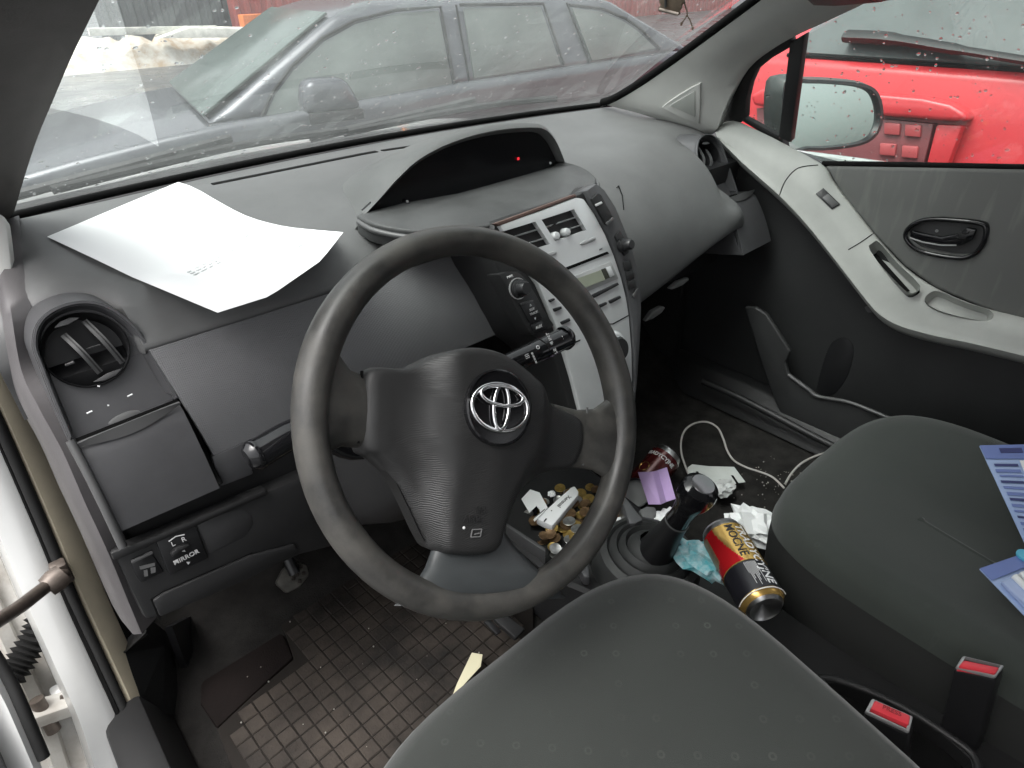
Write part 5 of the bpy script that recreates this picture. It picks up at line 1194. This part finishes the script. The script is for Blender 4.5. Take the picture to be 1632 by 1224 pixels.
cut(hcard, prism_bm([at(a, b, z=.39) for a, b in ((1166, 750), (1170, 750), (1180, 764), (1176, 765))], V((0, 0, -.03))))
cut(hcard, prism_bm([at(a, b, z=.39) for a, b in ((1110, 744), (1114, 744), (1122, 758), (1117, 758))], V((0, 0, -.03))))
def crumple(name, label, cat, c, s, m, seed, par=None):
    rnd = random.Random(seed); bm = bmesh.new(); bmesh.ops.create_icosphere(bm, subdivisions=3, radius=1)
    for v in bm.verts:
        k = .65+.5*rnd.random(); v.co = V((v.co.x*s[0]*k, v.co.y*s[1]*k, v.co.z*s[2]*k))+c
    o = obj(name, bm, m, par, 12)
    return o if par else tag(o, label, cat)
M_foil = mat('crumpled_film', (.62, .63, .62), .25, .5, metal=.2)
crumple('crumpled_film', '', '', at(1152, 778, z=.385), (.030, .020, .012), M_foil, 3, hc)
crumple('white_wrapper', 'crumpled white plastic wrapper between the cable and passenger seat', 'wrapper', at(1200, 836, z=.435), (.036, .05, .03), M_paper, 5)
crumple('white_tissue', 'crumpled white tissue behind the gear lever', 'tissue', at(1058, 832, z=.475), (.035, .028, .016), M_paper, 8)
M_tq = mat('turquoise_wrapper', (.10, .46, .52), .3, .5, col2=(.62, .72, .74), vscale=60)
crumple('turquoise_wrapper', 'crumpled turquoise wrapper between gear lever and beer can', 'wrapper', at(1118, 892, z=.53), (.026, .05, .022), M_tq, 11)
rnd = random.Random(4); bm = bmesh.new()
for k in range(60):
    p = at(1200+rnd.gauss(35, 26), 768+rnd.gauss(0, 16), z=.369); s = rnd.uniform(.0006, .0018)
    bmesh.ops.create_icosphere(bm, subdivisions=1, radius=s, matrix=Matrix.Translation(p))
for k in range(26):
    p = at(rnd.uniform(380, 800), rnd.uniform(900, 1200), z=.3765); s = rnd.uniform(.0005, .0016)
    bmesh.ops.create_icosphere(bm, subdivisions=1, radius=s, matrix=Matrix.Translation(p))
tag(obj('crumbs', bm, mat('crumb', (.30, .29, .26), .8)), 'pale crumbs and grit scattered on the cabin floor', 'crumbs', kind='stuff')
sheetpx('paper_strip', 'cream paper strip on the mat at the driver seat edge', 'paper', [(752, 1040), (769, 1043), (766, 1062), (720, 1112), (728, 1090)], [.402, .402, .398, .39, .39], mat('cream_paper', (.55, .52, .36), .8), .0008)
# small box and card in the coin tray
bx = thing('small_carton', 'slim white carton with grey lettering on the coins', 'carton', at(890, 805, z=.48))
TZB = .488
cq = [at(a, b, z=TZB) for a, b in ((855, 826), (910, 777), (916, 775), (922, 783), (921, 789), (880, 838))]
bxo = prism('carton_body', cq, V((0, 0, -.014)), M_paper, bx, .0012)
d_ = (at(912, 782, z=TZB)-at(865, 826, z=TZB)).normalized()
text('lettering', 'Xensual', .011, at(899, 799, z=TZB+.0006), -d_, V((0, 0, 1)).cross(-d_), M_dark, bxo, .0002)
prism('print_block', [at(a, b, z=TZB+.0005) for a, b in ((866, 831), (870, 826), (872, 827), (868, 832))], V((0, 0, .0003)), M_dark, bxo); lathe('print_dot', at(879, 814, z=TZB+.0003), (0, 0, 1), [(.0012, 0), (.0012, .0004), (0, .0004)], M_dark, bxo, 10)
wc_ = prism('sim_card_holder', [at(a, b, z=TZB+.003) for a, b in ((831, 795), (845, 780), (860, 785), (873, 809), (852, 831))], V((0, 0, -.0012)), M_paper, None)
cut(wc_, prism_bm([at(a, b, z=TZB+.02) for a, b in ((843, 806), (855, 794), (860, 800), (861, 805), (849, 817))], V((0, 0, -.05))))
tag(wc_, 'white card with a square window next to the carton', 'card')
prism('fold_line', [at(a, b, z=TZB+.0033) for a, b in ((851, 825), (868, 811), (869, 812), (852, 826))], V((0, 0, .0002)), M_markg, wc_)
crumple('white_scrap', 'small white crumpled scrap above the carton in the tray', 'scrap', at(879, 787, z=.485), (.007, .007, .005), M_paper, 21)
lathe_p = at(987, 835, z=.475)
tag(lathe('bottle_cap', lathe_p, (0, -.1, 1), [(.011, 0), (.011, .005), (.010, .006), (0, .006)], M_paper, None, 20), 'round white bottle cap among the coins by the gaiter', 'bottle cap')
M_st = mat('sticker', (.45, .66, .62), .4, .4, col2=(.30, .36, .62), vscale=90)
stk_ = sheetpx('sticker', 'pale green and blue sticker among the coins', 'sticker', [(960, 838), (968, 822), (976, 826), (979, 836), (968, 840)], .482, M_st, .0006)
text('lettering', 'M', .010, at(968, 833, z=.4826), (1, 0, 0), (0, 1, 0), mat('blue_print', (.05, .09, .35), .5), stk_, .0002)
coin_m = {'brass': mat('brass_coin', (.42, .29, .09), .38, metal=.75, var=.2, vscale=120), 'copper': mat('copper_coin', (.17, .105, .055), .45, metal=.7, var=.25, vscale=120), 'silver': mat('silver_coin', (.42, .42, .41), .35, metal=.85, var=.2, vscale=120)}
cme = {}
for k, m_ in coin_m.items():
    bm = lathe('coin', (0, 0, 0), (0, 0, 1), [(0, -.0008), (.0098, -.0008), (.0100, -.0005), (.0100, .0006), (.0096, .0009), (.0088, .0006), (0, .0006)], None, keep=True, n=20)
    bmesh.ops.recalc_face_normals(bm, faces=bm.faces); me = bpy.data.meshes.new('coin'); bm.to_mesh(me); bm.free(); me.materials.append(m_); me.set_sharp_from_angle(angle=rad(30)); cme[k] = me
lab = {'brass': 'small brass coloured coin in the tray ahead of the gear lever', 'copper': 'dull brown copper coin in the tray ahead of the gear lever', 'silver': 'small silver coin in the tray ahead of the gear lever'}
rnd = random.Random(12); spots = []
poly = [V((a, b, 0)) for a, b in ((838, 822), (900, 760), (928, 762), (1000, 800), (1003, 838), (940, 880), (900, 905), (872, 872))]
tries = 0
while len(spots) < 120 and tries < 6000:
    tries += 1; a, b = rnd.uniform(835, 1005), rnd.uniform(775, 900)
    if not inside(V((a, b, 0)), poly): continue
    ly = rnd.choice((.461, .466, .471, .476)); p = at(a, b, z=ly)
    if any((p-q_).length < .0115 and abs(p.z-q_.z) < .003 for q_ in spots): continue
    spots.append(p)
    k = rnd.choices(('brass', 'copper', 'silver'), (.45, .38, .17) if a > 880 else (.2, .65, .15))[0]
    if b > 872 and a < 945: k = 'silver'
    o = bpy.data.objects.new('coin', cme[k]); COL.objects.link(o); o.location = p; s = rnd.choice((.85, 1, 1.1)); o.scale = (s, s, 1)
    o.rotation_euler = (rnd.uniform(-.25, .25), rnd.uniform(-.25, .25), rnd.uniform(0, 6)); tag(o, lab[k], 'coin', k+' coins in the tray')
# blue packets on the passenger seat
M_blue = mat('blue_card', (.10, .16, .42), .3, .5, coat=.3); M_blue2 = mat('light_blue_card', (.30, .40, .62), .35, .4, coat=.3); M_navy = mat('navy_print', (.02, .03, .14), .4)
def packet(label, px, zs):
    th = thing('blister_packet', label, 'packet', at(*px[0], z=zs[0]), 'blue packets on the passenger seat')
    q = [at(a, b, z=z) for (a, b), z in zip(px, zs)]
    return th, prism('backing_card', q, V((0, 0, -.0012)), M_blue2, th, .0003), q
def pq(q, u0, v0, u1, v1, lift=.0012):
    f = lambda u, v: q[0].lerp(q[1], u).lerp(q[3].lerp(q[2], u), v)+V((0, 0, lift)); return [f(u0, v0), f(u1, v0), f(u1, v1), f(u0, v1)]
th, bk, q = packet('blue packet card with a white label, upper one on the passenger seat', [(1561, 711), (1700, 708), (1760, 905), (1640, 880)], [.665, .665, .612, .618])
prism('card_header', pq(q, 0, 0, 1, .14), V((0, 0, .0003)), M_blue, bk); prism('hang_slot', pq(q, .2, .035, .46, .085, .0018), V((0, 0, .0003)), M_navy, bk); prism('price_label', pq(q, .38, .16, .95, .55, .0018), V((0, 0, .0003)), M_paper, bk)
for k in range(14):
    rnd2 = random.Random(k); prism('printed_line', pq(q, .05+.02*rnd2.random(), .19+k*.055, .3+.3*rnd2.random()*(1 if k > 7 else .2), .20+k*.055+.018*rnd2.random()+.006), V((0, 0, .0002)), M_blue if k % 3 else M_navy, bk)
prism('label_line', pq(q, .46, .19, .8, .21, .0023), V((0, 0, .0002)), M_markg, bk)
th, bk, q = packet('blue blister packet with a row of white sticks, lower one', [(1561, 907), (1640, 880), (1760, 985), (1690, 1040)], [.618, .620, .612, .612])
prism('card_header', pq(q, 0, 0, 1, .16), V((0, 0, .0003)), M_blue, bk)
M_white2 = mat('white_plastic', (.68, .70, .70), .3, .5); M_blis = mat('clear_blister', (.30, .38, .60), .1, .6, coat=.6)
bb = prism('blister_bubble', pq(q, .06, .22, .96, .96, .001), V((0, 0, .006)), M_blis, bk, .003)
for k in range(5):
    a, b, c, d = pq(q, .26+k*.14, .24, .34+k*.14, .9, .0085); tube('white_stick', [(a+b)/2, (c+d)/2], .0048, M_white2, bb, 8)
lathe('blue_button', pq(q, .85, .04, .9, .1)[0], (0, 0, 1), [(.010, 0), (.010, .003), (0, .004)], mat('cyan_print', (.10, .45, .62), .4), bk, 20)
# wooden ornament on the rear-view mirror cord
M_wood = mat('brown_wood', (.10, .075, .055), .6, .3, var=.2, vscale=40); M_woodp = mat('pale_wood', (.30, .25, .22), .6, .3)
oc = at(1072, -6, y=.33); orn = thing('hanging_ornament', 'small brown ribbed ornament with forked tassel hanging at the top', 'ornament', oc)
nrm = (CP-oc).normalized(); ox, oy = _r, _u; S1 = (oc-CP).length/CF
def op(px, py, off=0): return at(px, py, pl=(oc+nrm*off, nrm))
bxp = [(1048, 15), (1053, 8), (1050, 3), (1056, -30), (1092, -30), (1092, 4), (1087, 8), (1088, 13), (1084, 16), (1085, 22), (1081, 25)]
prism('ornament_body', [op(a, b, .006) for a, b in bxp], -nrm*.014, M_wood, orn, .002)
tube('ornament_rod', [op(1061, -30, .010), op(1061, 12, .010)], .0022, M_dark, orn, 8); tube('ornament_band', [op(1050, 15, .007), op(1081, 23, .007)], .0026, M_woodp, orn, 8)
tube('cord', cr([op(1090, -20), op(1091, 4), op(1095, 18), op(1095, 24)], 4), .0011, M_wood, orn, 6)
tube('cord', cr([op(1095, 24), op(1091, 31), op(1087, 36)], 4), .0010, M_wood, orn, 6); tube('cord', cr([op(1095, 24), op(1100, 33), op(1103, 42)], 4), .0010, M_wood, orn, 6)
for a, b in ((1086, 38), (1104, 45)): lathe('bead', op(a, b), (0, 0, 1), [(0, -.003), (.0018, -.002), (.0018, .002), (0, .003)], M_wood, orn, 8)
tube('hanging_cord', [op(1075, -30), op(1075, -30)+V((0, .02, .12))], .001, M_wood, orn, 6)
tag(prism('fallen_leaf', [V((.112, .795, 1.006)), V((.125, .799, 1.011)), V((.140, .796, 1.009)), V((.135, .787, 1.007)), V((.120, .785, 1.006))], V((0, 0, -.001)), mat('brown_leaf', (.34, .11, .03), .6, var=.2, vscale=60), None), 'small orange leaf stuck below the windshield outside', 'leaf')
# crumbs of dust on the driver pod
for a, b, c, d in ((155, 615, 159, 616), (203, 632, 211, 628), (171, 646, 174, 646), (138, 659, 147, 655)): tube('dust_speck', [dpt(a, b, .0016), dpt(c, d, .0016)], .0009, M_paper, podL, 5)

# ------------------------------------------------------------------ rain on the glass
def drops(name, label, fn, nrm_fn, n, seed, rmin, rmax):
    rnd = random.Random(seed); bm = bmesh.new(); k6 = 8
    for _ in range(n):
        p = fn(rnd); nn = nrm_fn(p).normalized(); r_ = rmin+(rmax-rmin)*rnd.random()**2.5; e = rnd.uniform(.8, 1.7)
        x_, y_, z_ = basis(nn); an = rnd.uniform(0, 6.3); X_ = x_*math.cos(an)+y_*math.sin(an); Y_ = nn.cross(X_)
        rings = []
        for f_, h in ((1, 0), (.82, .32), (.45, .5)): rings.append([bm.verts.new(p+(X_*math.cos(t)*e+Y_*math.sin(t))*r_*f_+nn*h*r_) for t in [2*math.pi*i/k6 for i in range(k6)]])
        for A_, B_2 in zip(rings, rings[1:]):
            for i in range(k6): bm.faces.new((A_[i], A_[(i+1) % k6], B_2[(i+1) % k6], B_2[i]))
        bm.faces.new(rings[-1]); bm.faces.new(rings[0][::-1])
    return tag(obj(name, bm, M_drop, None, 80), label, 'rain drops', kind='stuff')
drops('rain_drops', 'rain drops beaded on the outside of the windshield', lambda r: wsp(-1+2*r.random(), .02+.9*r.random()**1.4)+V((0, .0035, .0055)), lambda p: V((0, .5, .87)), 1500, 3, .0007, .0026)
gx_ = GPL[1]
drops('rain_drops', 'rain drops on the outside of the passenger door window', lambda r: (lambda y, z: V((.704-.27*(z-.96)+.0045, y, z)))(r.uniform(-.45, .36), .93+.40*r.random()), lambda p: -GPL[1], 1100, 5, .0007, .0027)
